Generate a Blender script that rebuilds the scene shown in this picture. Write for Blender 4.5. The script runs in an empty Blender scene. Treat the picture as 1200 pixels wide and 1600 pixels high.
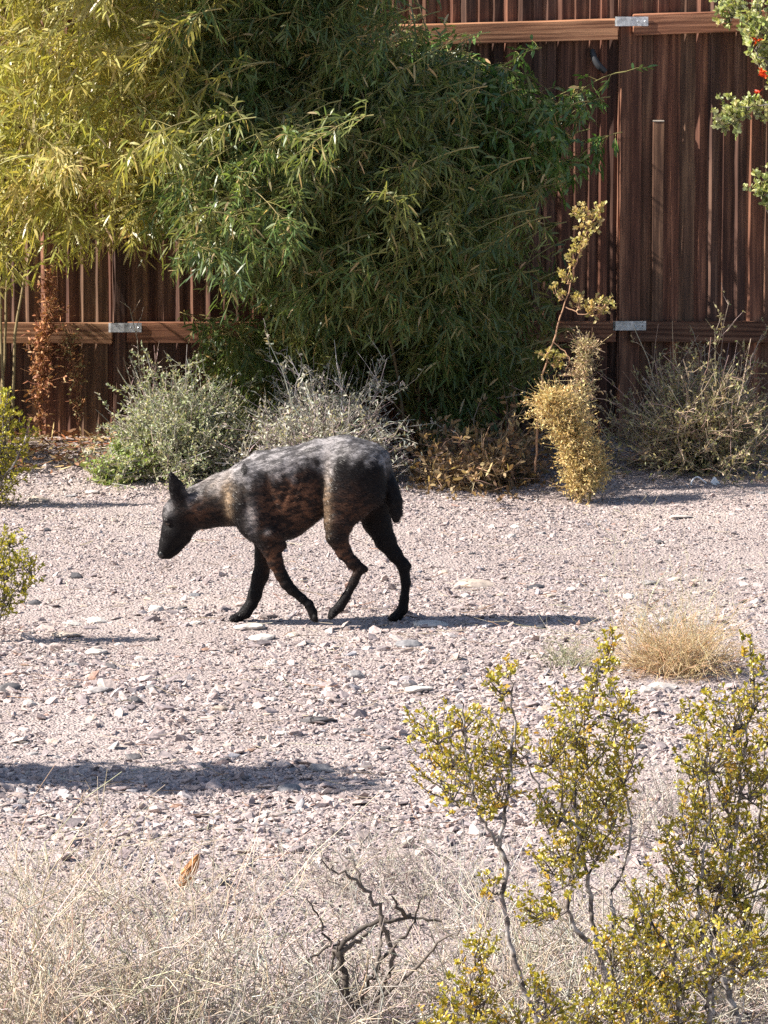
import bpy, bmesh, math, random
import numpy as np
from mathutils import Vector, Matrix
from mathutils.geometry import convex_hull_2d

R = math.radians
scn = bpy.context.scene
COL = scn.collection

# ------------------------------------------------------------------ camera
FPX = 9000.0                       # focal length in photo pixels (1200 wide)
CAM = np.array([0.0, -19.77, 3.5])
PITCH = R(8.97)
cam_d = bpy.data.cameras.new('camera')
cam = bpy.data.objects.new('camera', cam_d)
COL.objects.link(cam)
cam.location = CAM
cam.rotation_euler = (R(90) - PITCH, 0, 0)
cam_d.sensor_fit = 'HORIZONTAL'
cam_d.sensor_width = 36.0
cam_d.lens = FPX / 1200 * 36.0
cam_d.clip_start = 0.1
cam_d.clip_end = 2000
scn.camera = cam

# ------------------------------------------------------------------ sky + sun
SUN_EL, SUN_AZ = R(39), R(7)       # the sun stands to the left, a little on the camera's side
to_sun = Vector((-math.cos(SUN_EL) * math.cos(SUN_AZ), -math.cos(SUN_EL) * math.sin(SUN_AZ), math.sin(SUN_EL)))
world = bpy.data.worlds.new('World')
scn.world = world
world.use_nodes = True
wn = world.node_tree
wn.nodes.clear()
w_out = wn.nodes.new('ShaderNodeOutputWorld')
w_bg = wn.nodes.new('ShaderNodeBackground')
w_sky = wn.nodes.new('ShaderNodeTexSky')
w_sky.sky_type = 'NISHITA'
w_sky.sun_disc = False
w_sky.sun_elevation = SUN_EL
w_sky.sun_rotation = math.atan2(to_sun.x, to_sun.y)
w_bg.inputs['Strength'].default_value = 0.068
wn.links.new(w_sky.outputs[0], w_bg.inputs[0])
wn.links.new(w_bg.outputs[0], w_out.inputs[0])
sun_d = bpy.data.lights.new('sun', 'SUN')
sun_d.energy = 5.0
sun_d.angle = R(0.5)
sun_d.color = (1.0, 0.93, 0.83)
sun = bpy.data.objects.new('sun', sun_d)
COL.objects.link(sun)
sun.location = (-6, -2, 8)
sun.rotation_euler = (-to_sun).to_track_quat('-Z', 'Y').to_euler()

scn.view_settings.view_transform = 'Standard'
scn.view_settings.look = 'None'
scn.view_settings.gamma = 1.0
scn.view_settings.use_curve_mapping = False
scn.view_settings.exposure = 1.34
scn.cycles.max_bounces = 7
scn.cycles.diffuse_bounces = 3
scn.cycles.glossy_bounces = 2
scn.cycles.transmission_bounces = 4
scn.cycles.use_denoising = False

# ------------------------------------------------------------------ pixel <-> world
_f = np.array([0, math.cos(PITCH), -math.sin(PITCH)])
_u = np.array([0, math.sin(PITCH), math.cos(PITCH)])
def ray(px, py):
    return _f + np.array([(px - 600) / FPX, 0, 0]) + _u * (800 - py) / FPX
def P(px, py, Y):                       # point of the pixel's ray on the upright plane y = Y
    d = ray(px, py)
    return CAM + d * ((Y - CAM[1]) / d[1])
def PA(px, py, Y):                      # the same for arrays
    px, py, Y = (np.asarray(a, float) for a in (px, py, Y))
    d = _f[None, :] + np.stack([(px - 600) / FPX, px * 0, px * 0], 1) + _u[None, :] * ((800 - py) / FPX)[:, None]
    return CAM + d * ((Y - CAM[1]) / d[:, 1])[:, None]
def hgt(x, y):                          # height of the ground
    x = np.asarray(x, float); y = np.asarray(y, float)
    h = 0.012 * np.sin(1.7 * x + 0.9 * y + 1) + 0.012 * np.sin(0.8 * x - 1.6 * y) + 0.007 * np.sin(3.9 * x + 2.3 * y + 2) + 0.005 * np.sin(-3.1 * x + 5.2 * y)
    calm = np.exp(-((x + 0.15) ** 2 / 0.9 + (y / 0.5) ** 2))
    far = np.clip((np.hypot(x, y) - 12) / 30, 0, 1)
    return h * (1 - calm) * (1 - far)
def G(px, py):                          # point of the pixel's ray on the ground
    d = ray(px, py)
    p = CAM + d * (-CAM[2] / d[2])
    p[2] = float(hgt(p[0], p[1]))
    return p

# ------------------------------------------------------------------ object helpers
def tag(o, label=None, cat=None, group=None, kind=None):
    if label: o['label'] = label
    if cat: o['category'] = cat
    if group: o['group'] = group
    if kind: o['kind'] = kind
    return o
def empty(name, loc, label, cat, group=None):
    o = bpy.data.objects.new(name, None)
    o.empty_display_size = 0.1
    o.location = [float(v) for v in loc]
    COL.objects.link(o)
    return tag(o, label, cat, group)
def link(name, me, mat=None, parent=None):
    o = bpy.data.objects.new(name, me)
    COL.objects.link(o)
    if mat is not None and len(me.materials) == 0: me.materials.append(mat)
    if parent is not None: o.parent = parent
    return o
def mesh_np(name, V, faces, col=None, smooth=False):
    """V (n,3); faces = list of (m,k) index arrays; col (n,3) per vertex"""
    me = bpy.data.meshes.new(name)
    V = np.asarray(V, np.float32)
    me.vertices.add(len(V)); me.vertices.foreach_set('co', V.ravel())
    faces = [np.asarray(f, np.int32) for f in faces if len(f)]
    loops = np.concatenate([f.ravel() for f in faces])
    tot = np.concatenate([np.full(len(f), f.shape[1], np.int32) for f in faces])
    start = np.concatenate([[0], np.cumsum(tot)[:-1]]).astype(np.int32)
    me.loops.add(len(loops)); me.loops.foreach_set('vertex_index', loops)
    me.polygons.add(len(tot)); me.polygons.foreach_set('loop_start', start); me.polygons.foreach_set('loop_total', tot)
    if smooth: me.polygons.foreach_set('use_smooth', np.ones(len(tot), bool))
    if col is not None:
        a = me.color_attributes.new('col', 'FLOAT_COLOR', 'POINT')
        c = np.ones((len(V), 4), np.float32); c[:, :3] = col
        a.data.foreach_set('color', c.ravel())
    me.update(calc_edges=True)
    return me
def unit(a):
    return a / np.maximum(np.linalg.norm(a, axis=-1, keepdims=True), 1e-9)

class Geo:                               # collects arrays, gives one mesh
    def __init__(s): s.V, s.F, s.C, s.n = [], {}, [], 0
    def add(s, V, faces, col):
        s.V.append(V); s.C.append(col)
        for f in faces: s.F.setdefault(f.shape[1], []).append(f + s.n)
        s.n += len(V)
    def build(s, name, mat, parent=None, kind=None, smooth=False):
        V = np.concatenate(s.V)
        if parent is not None: V = V - np.array(parent.location)
        me = mesh_np(name, V, [np.concatenate(f) for f in s.F.values()], np.concatenate(s.C), smooth)
        o = link(name, me, mat, parent)
        if kind: o['kind'] = kind
        return o

def blades(g, p, d, L, W, col, rng, droop=0.25, shape=(0.35, 1.0, 0.75), face=None, fold=0.0):
    """leaves: base p, direction d, length L, width W, colour col (all arrays)"""
    n = len(p); d = unit(d)
    r = rng.normal(size=(n, 3)) if face is None else face
    s = unit(np.cross(d, r)); nrm = np.cross(s, d)
    ts = (0.0, 0.38, 0.76)
    vs = []
    g3 = np.array([0, 0, -1.0])
    for t, w in zip(ts, shape):
        c = p + d * (L * t)[:, None] + g3 * (droop * L * t * t)[:, None]
        o = s * (0.5 * W * w)[:, None]
        up = nrm * (fold * W * w)[:, None]
        vs += [c - o + up, c + o + up]
    vs.append(p + d * L[:, None] + g3 * (droop * L)[:, None])
    V = np.stack(vs, 1).reshape(-1, 3)
    b = (np.arange(n) * 7)[:, None]
    q = np.concatenate([b + np.array([[0, 1, 3, 2]]), b + np.array([[2, 3, 5, 4]])])
    t3 = b + np.array([[4, 5, 6]])
    g.add(V, [q, t3], np.repeat(col, 7, 0))

def tubes(g, paths, rad, col, sides=3):
    """paths (n,k,3), rad (n,k) -> open tubes closing to a point-like tip"""
    n, k, _ = paths.shape
    tan = np.gradient(paths, axis=1); tan = unit(tan)
    ref = np.where(np.abs(tan[..., 2:3]) > 0.9, np.array([1.0, 0, 0]), np.array([0, 0, 1.0]))
    a = unit(np.cross(tan, ref)); b = np.cross(tan, a)
    vs = []
    for i in range(sides):
        th = 2 * math.pi * i / sides
        vs.append(paths + (a * math.cos(th) + b * math.sin(th)) * rad[..., None])
    V = np.stack(vs, 2).reshape(-1, 3)                 # n,k,sides
    base = (np.arange(n) * k * sides)[:, None, None] + (np.arange(k - 1) * sides)[None, :, None]
    i = np.arange(sides); j = (i + 1) % sides
    q = np.stack([base + i, base + j, base + j + sides, base + i + sides], -1).reshape(-1, 4)
    g.add(V, [q], np.repeat(col, k * sides, 0))

def spread(rng, n):
    v = rng.normal(size=(n, 3)); return unit(v)
def mixcol(rng, n, cols, w=None, jit=0.12):
    cols = np.array(cols, float)
    i = rng.choice(len(cols), n, p=None if w is None else np.array(w) / np.sum(w))
    c = cols[i] * (1 + rng.normal(0, jit, (n, 1))) * (1 + rng.normal(0, jit * 0.35, (n, 3)))
    return np.clip(c, 0.004, 0.95)
def grow(rng, start, direction, L, k=5, wander=0.12, bend=(0, 0, -0.1)):
    """curved strands from start along direction"""
    n = len(start); t = np.linspace(0, 1, k)
    d = unit(direction)
    cur = rng.normal(size=(n, 3)) * wander + np.array(bend)
    wob = np.cumsum(rng.normal(size=(n, k, 3)), 1) * wander * 0.22; wob[:, 0] = 0
    return start[:, None] + (d[:, None] * t[None, :, None] + cur[:, None] * (t ** 2)[None, :, None] + wob) * L[:, None, None]
def at_t(paths, idx, t):
    k = paths.shape[1]
    f = t * (k - 1); i = np.minimum(f.astype(int), k - 2); u = (f - i)[:, None]
    a, b = paths[idx, i], paths[idx, i + 1]
    return a * (1 - u) + b * u, unit(b - a)
def in_poly(px, py, poly):
    poly = np.array(poly, float); x1, y1 = poly[:, 0], poly[:, 1]
    x2, y2 = np.roll(x1, -1), np.roll(y1, -1)
    c = np.zeros(len(px), bool)
    for a, b, cx, cy in zip(x1, y1, x2, y2):
        m = ((b > py) != (cy > py)) & (px < (cx - a) * (py - b) / (cy - b + 1e-12) + a)
        c ^= m
    return c

# ------------------------------------------------------------------ materials
def new_mat(name):
    m = bpy.data.materials.new(name); m.use_nodes = True
    nt = m.node_tree; nt.nodes.clear()
    out = nt.nodes.new('ShaderNodeOutputMaterial')
    b = nt.nodes.new('ShaderNodeBsdfPrincipled')
    nt.links.new(b.outputs[0], out.inputs[0])
    return m, nt, b, out
def N(nt, typ, **kw):
    n = nt.nodes.new(typ)
    for k, v in kw.items():
        if k in n.inputs: n.inputs[k].default_value = v
        else: setattr(n, k, v)
    return n
def ramp(nt, stops, interp='LINEAR'):
    r = nt.nodes.new('ShaderNodeValToRGB'); cr = r.color_ramp; cr.interpolation = interp
    while len(cr.elements) < len(stops): cr.elements.new(0.5)
    for e, (p, c) in zip(cr.elements, stops):
        e.position = p; e.color = (*c, 1) if len(c) == 3 else c
    return r
def coords(nt, scale=(1, 1, 1), kind='Object', rnd=0.0):
    tc = nt.nodes.new('ShaderNodeTexCoord')
    mp = nt.nodes.new('ShaderNodeMapping'); mp.inputs['Scale'].default_value = scale
    nt.links.new(tc.outputs[kind], mp.inputs[0])
    if rnd:
        oi = nt.nodes.new('ShaderNodeObjectInfo')
        ml = N(nt, 'ShaderNodeMath', operation='MULTIPLY'); ml.inputs[1].default_value = rnd
        cb = nt.nodes.new('ShaderNodeCombineXYZ')
        nt.links.new(oi.outputs['Random'], ml.inputs[0])
        for i in range(3): nt.links.new(ml.outputs[0], cb.inputs[i])
        nt.links.new(cb.outputs[0], mp.inputs['Location'])
    return mp.outputs[0]
def bump(nt, b, src, strength, dist):
    bp = nt.nodes.new('ShaderNodeBump'); bp.inputs['Strength'].default_value = strength; bp.inputs['Distance'].default_value = dist
    nt.links.new(src, bp.inputs['Height']); nt.links.new(bp.outputs[0], b.inputs['Normal'])
    return bp

def leaf_mat(name, trans=0.35, rough=0.45, spec=0.4):
    m, nt, b, out = new_mat(name)
    at = N(nt, 'ShaderNodeAttribute', attribute_name='col')
    b.inputs['Roughness'].default_value = rough
    b.inputs['Specular IOR Level'].default_value = spec
    nt.links.new(at.outputs['Color'], b.inputs['Base Color'])
    if trans:
        t = nt.nodes.new('ShaderNodeBsdfTranslucent')
        mixc = N(nt, 'ShaderNodeMix', data_type='RGBA', blend_type='MULTIPLY')
        mixc.inputs[0].default_value = 1.0
        mixc.inputs[7].default_value = (1.5, 1.45, 0.8, 1)
        nt.links.new(at.outputs['Color'], mixc.inputs[6])
        nt.links.new(mixc.outputs[2], t.inputs['Color'])
        mx = nt.nodes.new('ShaderNodeMixShader'); mx.inputs[0].default_value = trans
        nt.links.new(b.outputs[0], mx.inputs[1]); nt.links.new(t.outputs[0], mx.inputs[2])
        nt.links.new(mx.outputs[0], out.inputs[0])
    return m
def stone_mat(name, stops, bump_d=0.004):
    m, nt, b, out = new_mat(name)
    oi = nt.nodes.new('ShaderNodeObjectInfo')
    cr = ramp(nt, stops); nt.links.new(oi.outputs['Random'], cr.inputs[0])
    v = coords(nt, (1, 1, 1), 'Object', 40.0)
    n1 = N(nt, 'ShaderNodeTexNoise'); n1.inputs['Scale'].default_value = 3.0; n1.inputs['Detail'].default_value = 6
    nt.links.new(v, n1.inputs['Vector'])
    c2 = ramp(nt, [(0.3, (0.62, 0.62, 0.62)), (0.7, (1.2, 1.17, 1.13))])
    nt.links.new(n1.outputs[0], c2.inputs[0])
    mx = N(nt, 'ShaderNodeMix', data_type='RGBA', blend_type='MULTIPLY'); mx.inputs[0].default_value = 1
    nt.links.new(cr.outputs[0], mx.inputs[6]); nt.links.new(c2.outputs[0], mx.inputs[7])
    nt.links.new(mx.outputs[2], b.inputs['Base Color'])
    b.inputs['Roughness'].default_value = 0.8
    b.inputs['Specular IOR Level'].default_value = 0.25
    bump(nt, b, n1.outputs[0], 0.5, bump_d)
    return m
def wood_mat(name, axis):
    m, nt, b, out = new_mat(name)
    sc = (60, 60, 2.2) if axis == 'z' else (2.2, 60, 60)
    v = coords(nt, sc, 'Object', 37.0)
    n1 = N(nt, 'ShaderNodeTexNoise'); n1.inputs['Scale'].default_value = 1.0; n1.inputs['Detail'].default_value = 6; n1.inputs['Roughness'].default_value = 0.65
    nt.links.new(v, n1.inputs['Vector'])
    v2 = coords(nt, (5, 5, 1.3) if axis == 'z' else (1.3, 5, 5), 'Object', 11.0)
    n2 = N(nt, 'ShaderNodeTexNoise'); n2.inputs['Scale'].default_value = 1.6; n2.inputs['Detail'].default_value = 3
    nt.links.new(v2, n2.inputs['Vector'])
    if axis == 'z':
        c1 = ramp(nt, [(0.25, (0.04, 0.024, 0.02)), (0.5, (0.125, 0.07, 0.052)), (0.75, (0.36, 0.22, 0.15))])
    else:
        # sawn grain: wavy lines along the rail
        w = N(nt, 'ShaderNodeTexWave', wave_type='BANDS', bands_direction='Z'); w.inputs['Scale'].default_value = 17
        w.inputs['Distortion'].default_value = 6; w.inputs['Detail'].default_value = 3; w.inputs['Detail Scale'].default_value = 0.35
        v3 = coords(nt, (0.32, 1, 1), 'Object', 3.0); nt.links.new(v3, w.inputs['Vector'])
        mixf = N(nt, 'ShaderNodeMath', operation='MULTIPLY_ADD'); mixf.inputs[1].default_value = 0.12; 
        nt.links.new(w.outputs['Fac'], mixf.inputs[0])
        hf = N(nt, 'ShaderNodeMath', operation='MULTIPLY'); hf.inputs[1].default_value = 0.95
        nt.links.new(n1.outputs[0], hf.inputs[0]); nt.links.new(hf.outputs[0], mixf.inputs[2])
        c1 = ramp(nt, [(0.28, (0.06, 0.03, 0.021)), (0.45, (0.21, 0.108, 0.068)), (0.72, (0.46, 0.28, 0.18))])
        nt.links.new(mixf.outputs[0], c1.inputs[0])
    if axis == 'z': nt.links.new(n1.outputs[0], c1.inputs[0])
    c2 = ramp(nt, [(0.3, (0.6, 0.58, 0.6)), (0.7, (1.25, 1.2, 1.15))]); nt.links.new(n2.outputs[0], c2.inputs[0])
    mx = N(nt, 'ShaderNodeMix', data_type='RGBA', blend_type='MULTIPLY'); mx.inputs[0].default_value = 1
    nt.links.new(c1.outputs[0], mx.inputs[6]); nt.links.new(c2.outputs[0], mx.inputs[7])
    oi = nt.nodes.new('ShaderNodeObjectInfo')
    c3 = ramp(nt, [(0.0, (0.5, 0.46, 0.46)), (0.25, (1.0, 0.82, 0.76)), (0.5, (0.7, 0.72, 0.75)), (0.75, (1.3, 1.0, 0.88)), (1.0, (1.1, 1.2, 1.08))])
    nt.links.new(oi.outputs['Random'], c3.inputs[0])
    mx2 = N(nt, 'ShaderNodeMix', data_type='RGBA', blend_type='MULTIPLY'); mx2.inputs[0].default_value = 1
    nt.links.new(mx.outputs[2], mx2.inputs[6]); nt.links.new(c3.outputs[0], mx2.inputs[7])
    nt.links.new(mx2.outputs[2], b.inputs['Base Color'])
    b.inputs['Roughness'].default_value = 0.75
    b.inputs['Specular IOR Level'].default_value = 0.25
    bump(nt, b, n1.outputs[0], 0.7, 0.004)
    return m
def flat_mat(name, col, rough=0.6, metal=0.0, spec=0.5, var=0.25, scale=30, bd=0.001):
    m, nt, b, out = new_mat(name)
    v = coords(nt, (1, 1, 1), 'Object', 9.0)
    n1 = N(nt, 'ShaderNodeTexNoise'); n1.inputs['Scale'].default_value = scale; n1.inputs['Detail'].default_value = 5
    nt.links.new(v, n1.inputs['Vector'])
    lo = tuple(c * (1 - var) for c in col); hi = tuple(min(1, c * (1 + var)) for c in col)
    cr = ramp(nt, [(0.3, lo), (0.7, hi)]); nt.links.new(n1.outputs[0], cr.inputs[0])
    nt.links.new(cr.outputs[0], b.inputs['Base Color'])
    b.inputs['Roughness'].default_value = rough; b.inputs['Metallic'].default_value = metal
    b.inputs['Specular IOR Level'].default_value = spec
    bump(nt, b, n1.outputs[0], 0.4, bd)
    return m

M = {}
M['leaf'] = leaf_mat('bamboo_leaf', 0.38, 0.38, 0.5)
M['gloss_leaf'] = leaf_mat('glossy_leaf', 0.25, 0.3, 0.6)
M['small_leaf'] = leaf_mat('small_leaf', 0.3, 0.5, 0.35)
M['straw'] = leaf_mat('straw', 0.15, 0.6, 0.3)
M['twig'] = leaf_mat('twig', 0.0, 0.8, 0.2)
def bark_mat():
    m, nt, b, out = new_mat('banded_bark')
    v = coords(nt, (12, 12, 34), 'Object'); n1 = N(nt, 'ShaderNodeTexNoise'); n1.inputs['Scale'].default_value = 1.0; n1.inputs['Detail'].default_value = 5
    nt.links.new(v, n1.inputs['Vector'])
    c = ramp(nt, [(0.4, (0.06, 0.05, 0.045)), (0.5, (0.2, 0.17, 0.155)), (0.62, (0.42, 0.39, 0.37))]); nt.links.new(n1.outputs[0], c.inputs[0])
    nt.links.new(c.outputs[0], b.inputs['Base Color']); b.inputs['Roughness'].default_value = 0.8; b.inputs['Specular IOR Level'].default_value = 0.2
    bump(nt, b, n1.outputs[0], 0.6, 0.002)
    return m
M['bark'] = bark_mat()
M['stone'] = stone_mat('gravel_stone', [(0.0, (0.157, 0.137, 0.145)), (0.12, (0.259, 0.220, 0.230)), (0.35, (0.378, 0.313, 0.302)), (0.55, (0.461, 0.388, 0.365)), (0.75, (0.406, 0.330, 0.330)), (0.88, (0.553, 0.485, 0.461)), (0.95, (0.304, 0.300, 0.334)), (1.0, (0.341, 0.220, 0.181))])
M['rock_pale'] = stone_mat('pale_rock', [(0, (0.5, 0.46, 0.44)), (1, (0.62, 0.58, 0.54))], 0.006)
M['rock_grey'] = stone_mat('grey_rock', [(0, (0.2, 0.2, 0.215)), (1, (0.33, 0.31, 0.31))], 0.006)
M['rock_dark'] = stone_mat('dark_rock', [(0, (0.07, 0.07, 0.08)), (1, (0.15, 0.14, 0.145))], 0.006)
M['rock_tan'] = stone_mat('tan_rock', [(0, (0.4, 0.33, 0.28)), (1, (0.52, 0.44, 0.38))], 0.006)
M['rock_red'] = stone_mat('reddish_rock', [(0, (0.3, 0.18, 0.14)), (1, (0.38, 0.26, 0.2))], 0.006)
M['wood_v'] = wood_mat('stained_stake', 'z')
M['wood_h'] = wood_mat('sawn_rail', 'x')
M['steel'] = flat_mat('galvanised_steel', (0.55, 0.57, 0.6), 0.45, 0.85, 0.5, 0.35, 60)
M['cut_end'] = flat_mat('weathered_cut_end', (0.5, 0.44, 0.38), 0.8, 0, 0.2)
M['rubber'] = flat_mat('black_rubber', (0.035, 0.037, 0.042), 0.55, 0, 0.4)
M['plastic'] = flat_mat('white_plastic_film', (0.78, 0.8, 0.84), 0.4, 0, 0.5, 0.1)

def ground_mat():
    m, nt, b, out = new_mat('desert_ground')
    v = coords(nt, (1, 1, 1), 'Object')
    n1 = N(nt, 'ShaderNodeTexNoise'); n1.inputs['Scale'].default_value = 1.3; n1.inputs['Detail'].default_value = 5
    n2 = N(nt, 'ShaderNodeTexNoise'); n2.inputs['Scale'].default_value = 90; n2.inputs['Detail'].default_value = 6
    vo = N(nt, 'ShaderNodeTexVoronoi'); vo.inputs['Scale'].default_value = 110
    for n in (n1, n2, vo): nt.links.new(v, n.inputs['Vector'])
    c1 = ramp(nt, [(0.3, (0.33, 0.275, 0.26)), (0.55, (0.4, 0.34, 0.325)), (0.75, (0.45, 0.385, 0.345))]); nt.links.new(n1.outputs[0], c1.inputs[0])
    c2 = ramp(nt, [(0.3, (0.6, 0.6, 0.6)), (0.7, (1.25, 1.22, 1.2))]); nt.links.new(n2.outputs[0], c2.inputs[0])
    mx = N(nt, 'ShaderNodeMix', data_type='RGBA', blend_type='MULTIPLY'); mx.inputs[0].default_value = 1
    nt.links.new(c1.outputs[0], mx.inputs[6]); nt.links.new(c2.outputs[0], mx.inputs[7])
    nt.links.new(mx.outputs[2], b.inputs['Base Color'])
    b.inputs['Roughness'].default_value = 0.95; b.inputs['Specular IOR Level'].default_value = 0.1
    ad = N(nt, 'ShaderNodeMath', operation='SUBTRACT'); nt.links.new(n2.outputs[0], ad.inputs[0]); nt.links.new(vo.outputs['Distance'], ad.inputs[1])
    bump(nt, b, ad.outputs[0], 0.9, 0.008)
    return m
M['ground'] = ground_mat()

# ------------------------------------------------------------------ ground
def axis(lo, hi, step, far):
    a = np.arange(lo, hi + 1e-6, step)
    out = []; d = step
    x = hi
    while x < far: d *= 1.35; x += d; out.append(x)
    left = []; d = step; x = lo
    while x > -far: d *= 1.35; x -= d; left.append(x)
    return np.concatenate([left[::-1], a, out])
gx, gy = axis(-3.2, 3.2, 0.06, 900), axis(-7.5, 4.6, 0.06, 900)
X, Y = np.meshgrid(gx, gy, indexing='ij')
V = np.stack([X, Y, hgt(X, Y)], -1).reshape(-1, 3)
ii, jj = np.meshgrid(np.arange(len(gx) - 1), np.arange(len(gy) - 1), indexing='ij')
b0 = (ii * len(gy) + jj).ravel(); ny = len(gy)
ground = link('ground', mesh_np('ground', V, [np.stack([b0, b0 + ny, b0 + ny + 1, b0 + 1], -1)], smooth=True), M['ground'])
tag(ground, kind='structure')

# ------------------------------------------------------------------ stones
def hull_stone(name, rng, npts, flat=0.6, rough=0.12, sub=False):
    p = spread(rng, npts) * (1 + rng.normal(0, rough, (npts, 1)))
    p *= np.array([1, rng.uniform(0.65, 0.95), flat])
    bm = bmesh.new()
    for q in p: bm.verts.new(q)
    r = bmesh.ops.convex_hull(bm, input=bm.verts[:])
    junk = [e for e in r['geom_interior'] if isinstance(e, bmesh.types.BMVert)]
    if junk: bmesh.ops.delete(bm, geom=junk, context='VERTS')
    if sub:
        bmesh.ops.bevel(bm, geom=bm.edges[:], offset=0.06, segments=1, affect='EDGES')
    me = bpy.data.meshes.new(name); bm.to_mesh(me); bm.free()
    return me
rng = np.random.default_rng(5)
pebbles = bpy.data.collections.new('pebble_kinds')          # source shapes, not linked to the scene
for i in range(14):
    me = hull_stone('pebble', rng, 13, rng.uniform(0.4, 0.75), 0.16)
    me.materials.append(M['stone'])
    pebbles.objects.link(bpy.data.objects.new('pebble', me))

def make_gravel():
    rng = np.random.default_rng(11)
    xs, ys, ss = [], [], []
    # density follows the strip the photo shows; thinner to the sides
    for (n, x0, x1, y0, y1, smin, smax) in ((185000, -1.75, 1.75, -6.6, 4.15, 0.0045, 0.011), (45000, -3.2, 3.2, -7.4, 4.2, 0.005, 0.012), (6000, -1.9, 1.9, -6.6, 4.0, 0.012, 0.022), (1200, -1.9, 1.9, -4.5, 1.0, 0.02, 0.03)):
        x = rng.uniform(x0, x1, n); y = rng.uniform(y0, y1, n)
        pat = np.sin(2.1 * x + 1.3 * y) * np.sin(1.7 * y - 0.9 * x + 1) + 0.8 * np.sin(5.3 * x - 3.1 * y + 2) * np.sin(2.9 * x + 6.1 * y) + 0.5 * np.sin(11 * x + 4 * y) * np.sin(9.3 * y - 5 * x)
        keep = rng.random(n) < np.clip(0.6 + 0.42 * pat, 0.12, 1.0)
        # the smooth trodden strip beyond the dog carries smaller stones
        s = smin + (smax - smin) * rng.random(n) ** 1.8
        s = np.where((y > 0.3) & (y < 3.0), s * 0.8, s)
        s = np.where((y < -1.2) & (y > -4.2), s * 1.2, s)
        xs.append(x[keep]); ys.append(y[keep]); ss.append(s[keep])
    x, y, s = map(np.concatenate, (xs, ys, ss)); n = len(x)
    z = hgt(x, y) + s * rng.uniform(-0.1, 0.3, n)
    me = bpy.data.meshes.new('gravel')
    me.vertices.add(n); me.vertices.foreach_set('co', np.stack([x, y, z], 1).astype(np.float32).ravel())
    def attr(name, typ, data, key):
        a = me.attributes.new(name, typ, 'POINT'); a.data.foreach_set(key, data.ravel())
    sc = s[:, None] * np.stack([rng.uniform(0.8, 1.5, n), rng.uniform(0.8, 1.3, n), rng.uniform(0.55, 1.0, n)], 1)
    attr('scl', 'FLOAT_VECTOR', sc.astype(np.float32), 'vector')
    rot = np.stack([rng.normal(0, 0.35, n), rng.normal(0, 0.35, n), rng.uniform(0, 6.28, n)], 1)
    attr('rot', 'FLOAT_VECTOR', rot.astype(np.float32), 'vector')
    attr('idx', 'INT', rng.integers(0, 14, n).astype(np.int32), 'value')
    o = link('gravel', me, M['stone']); tag(o, 'small angular grey and tan gravel covering the desert ground', 'gravel', kind='stuff')
    ng = bpy.data.node_groups.new('scatter_gravel', 'GeometryNodeTree')
    ng.interface.new_socket('Geometry', in_out='INPUT', socket_type='NodeSocketGeometry')
    ng.interface.new_socket('Geometry', in_out='OUTPUT', socket_type='NodeSocketGeometry')
    gi, go = ng.nodes.new('NodeGroupInput'), ng.nodes.new('NodeGroupOutput')
    ci = ng.nodes.new('GeometryNodeCollectionInfo'); ci.inputs['Collection'].default_value = pebbles
    ci.inputs['Separate Children'].default_value = True; ci.inputs['Reset Children'].default_value = True
    ip = ng.nodes.new('GeometryNodeInstanceOnPoints'); ip.inputs['Pick Instance'].default_value = True
    def na(name, t):
        a = ng.nodes.new('GeometryNodeInputNamedAttribute'); a.data_type = t; a.inputs['Name'].default_value = name
        return a.outputs[0]
    e2r = ng.nodes.new('FunctionNodeEulerToRotation')
    ng.links.new(na('rot', 'FLOAT_VECTOR'), e2r.inputs[0])
    ng.links.new(gi.outputs[0], ip.inputs['Points']); ng.links.new(ci.outputs[0], ip.inputs['Instance'])
    ng.links.new(na('idx', 'INT'), ip.inputs['Instance Index']); ng.links.new(e2r.outputs[0], ip.inputs['Rotation'])
    ng.links.new(na('scl', 'FLOAT_VECTOR'), ip.inputs['Scale']); ng.links.new(ip.outputs[0], go.inputs[0])
    md = o.modifiers.new('scatter', 'NODES'); md.node_group = ng
make_gravel()

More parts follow.
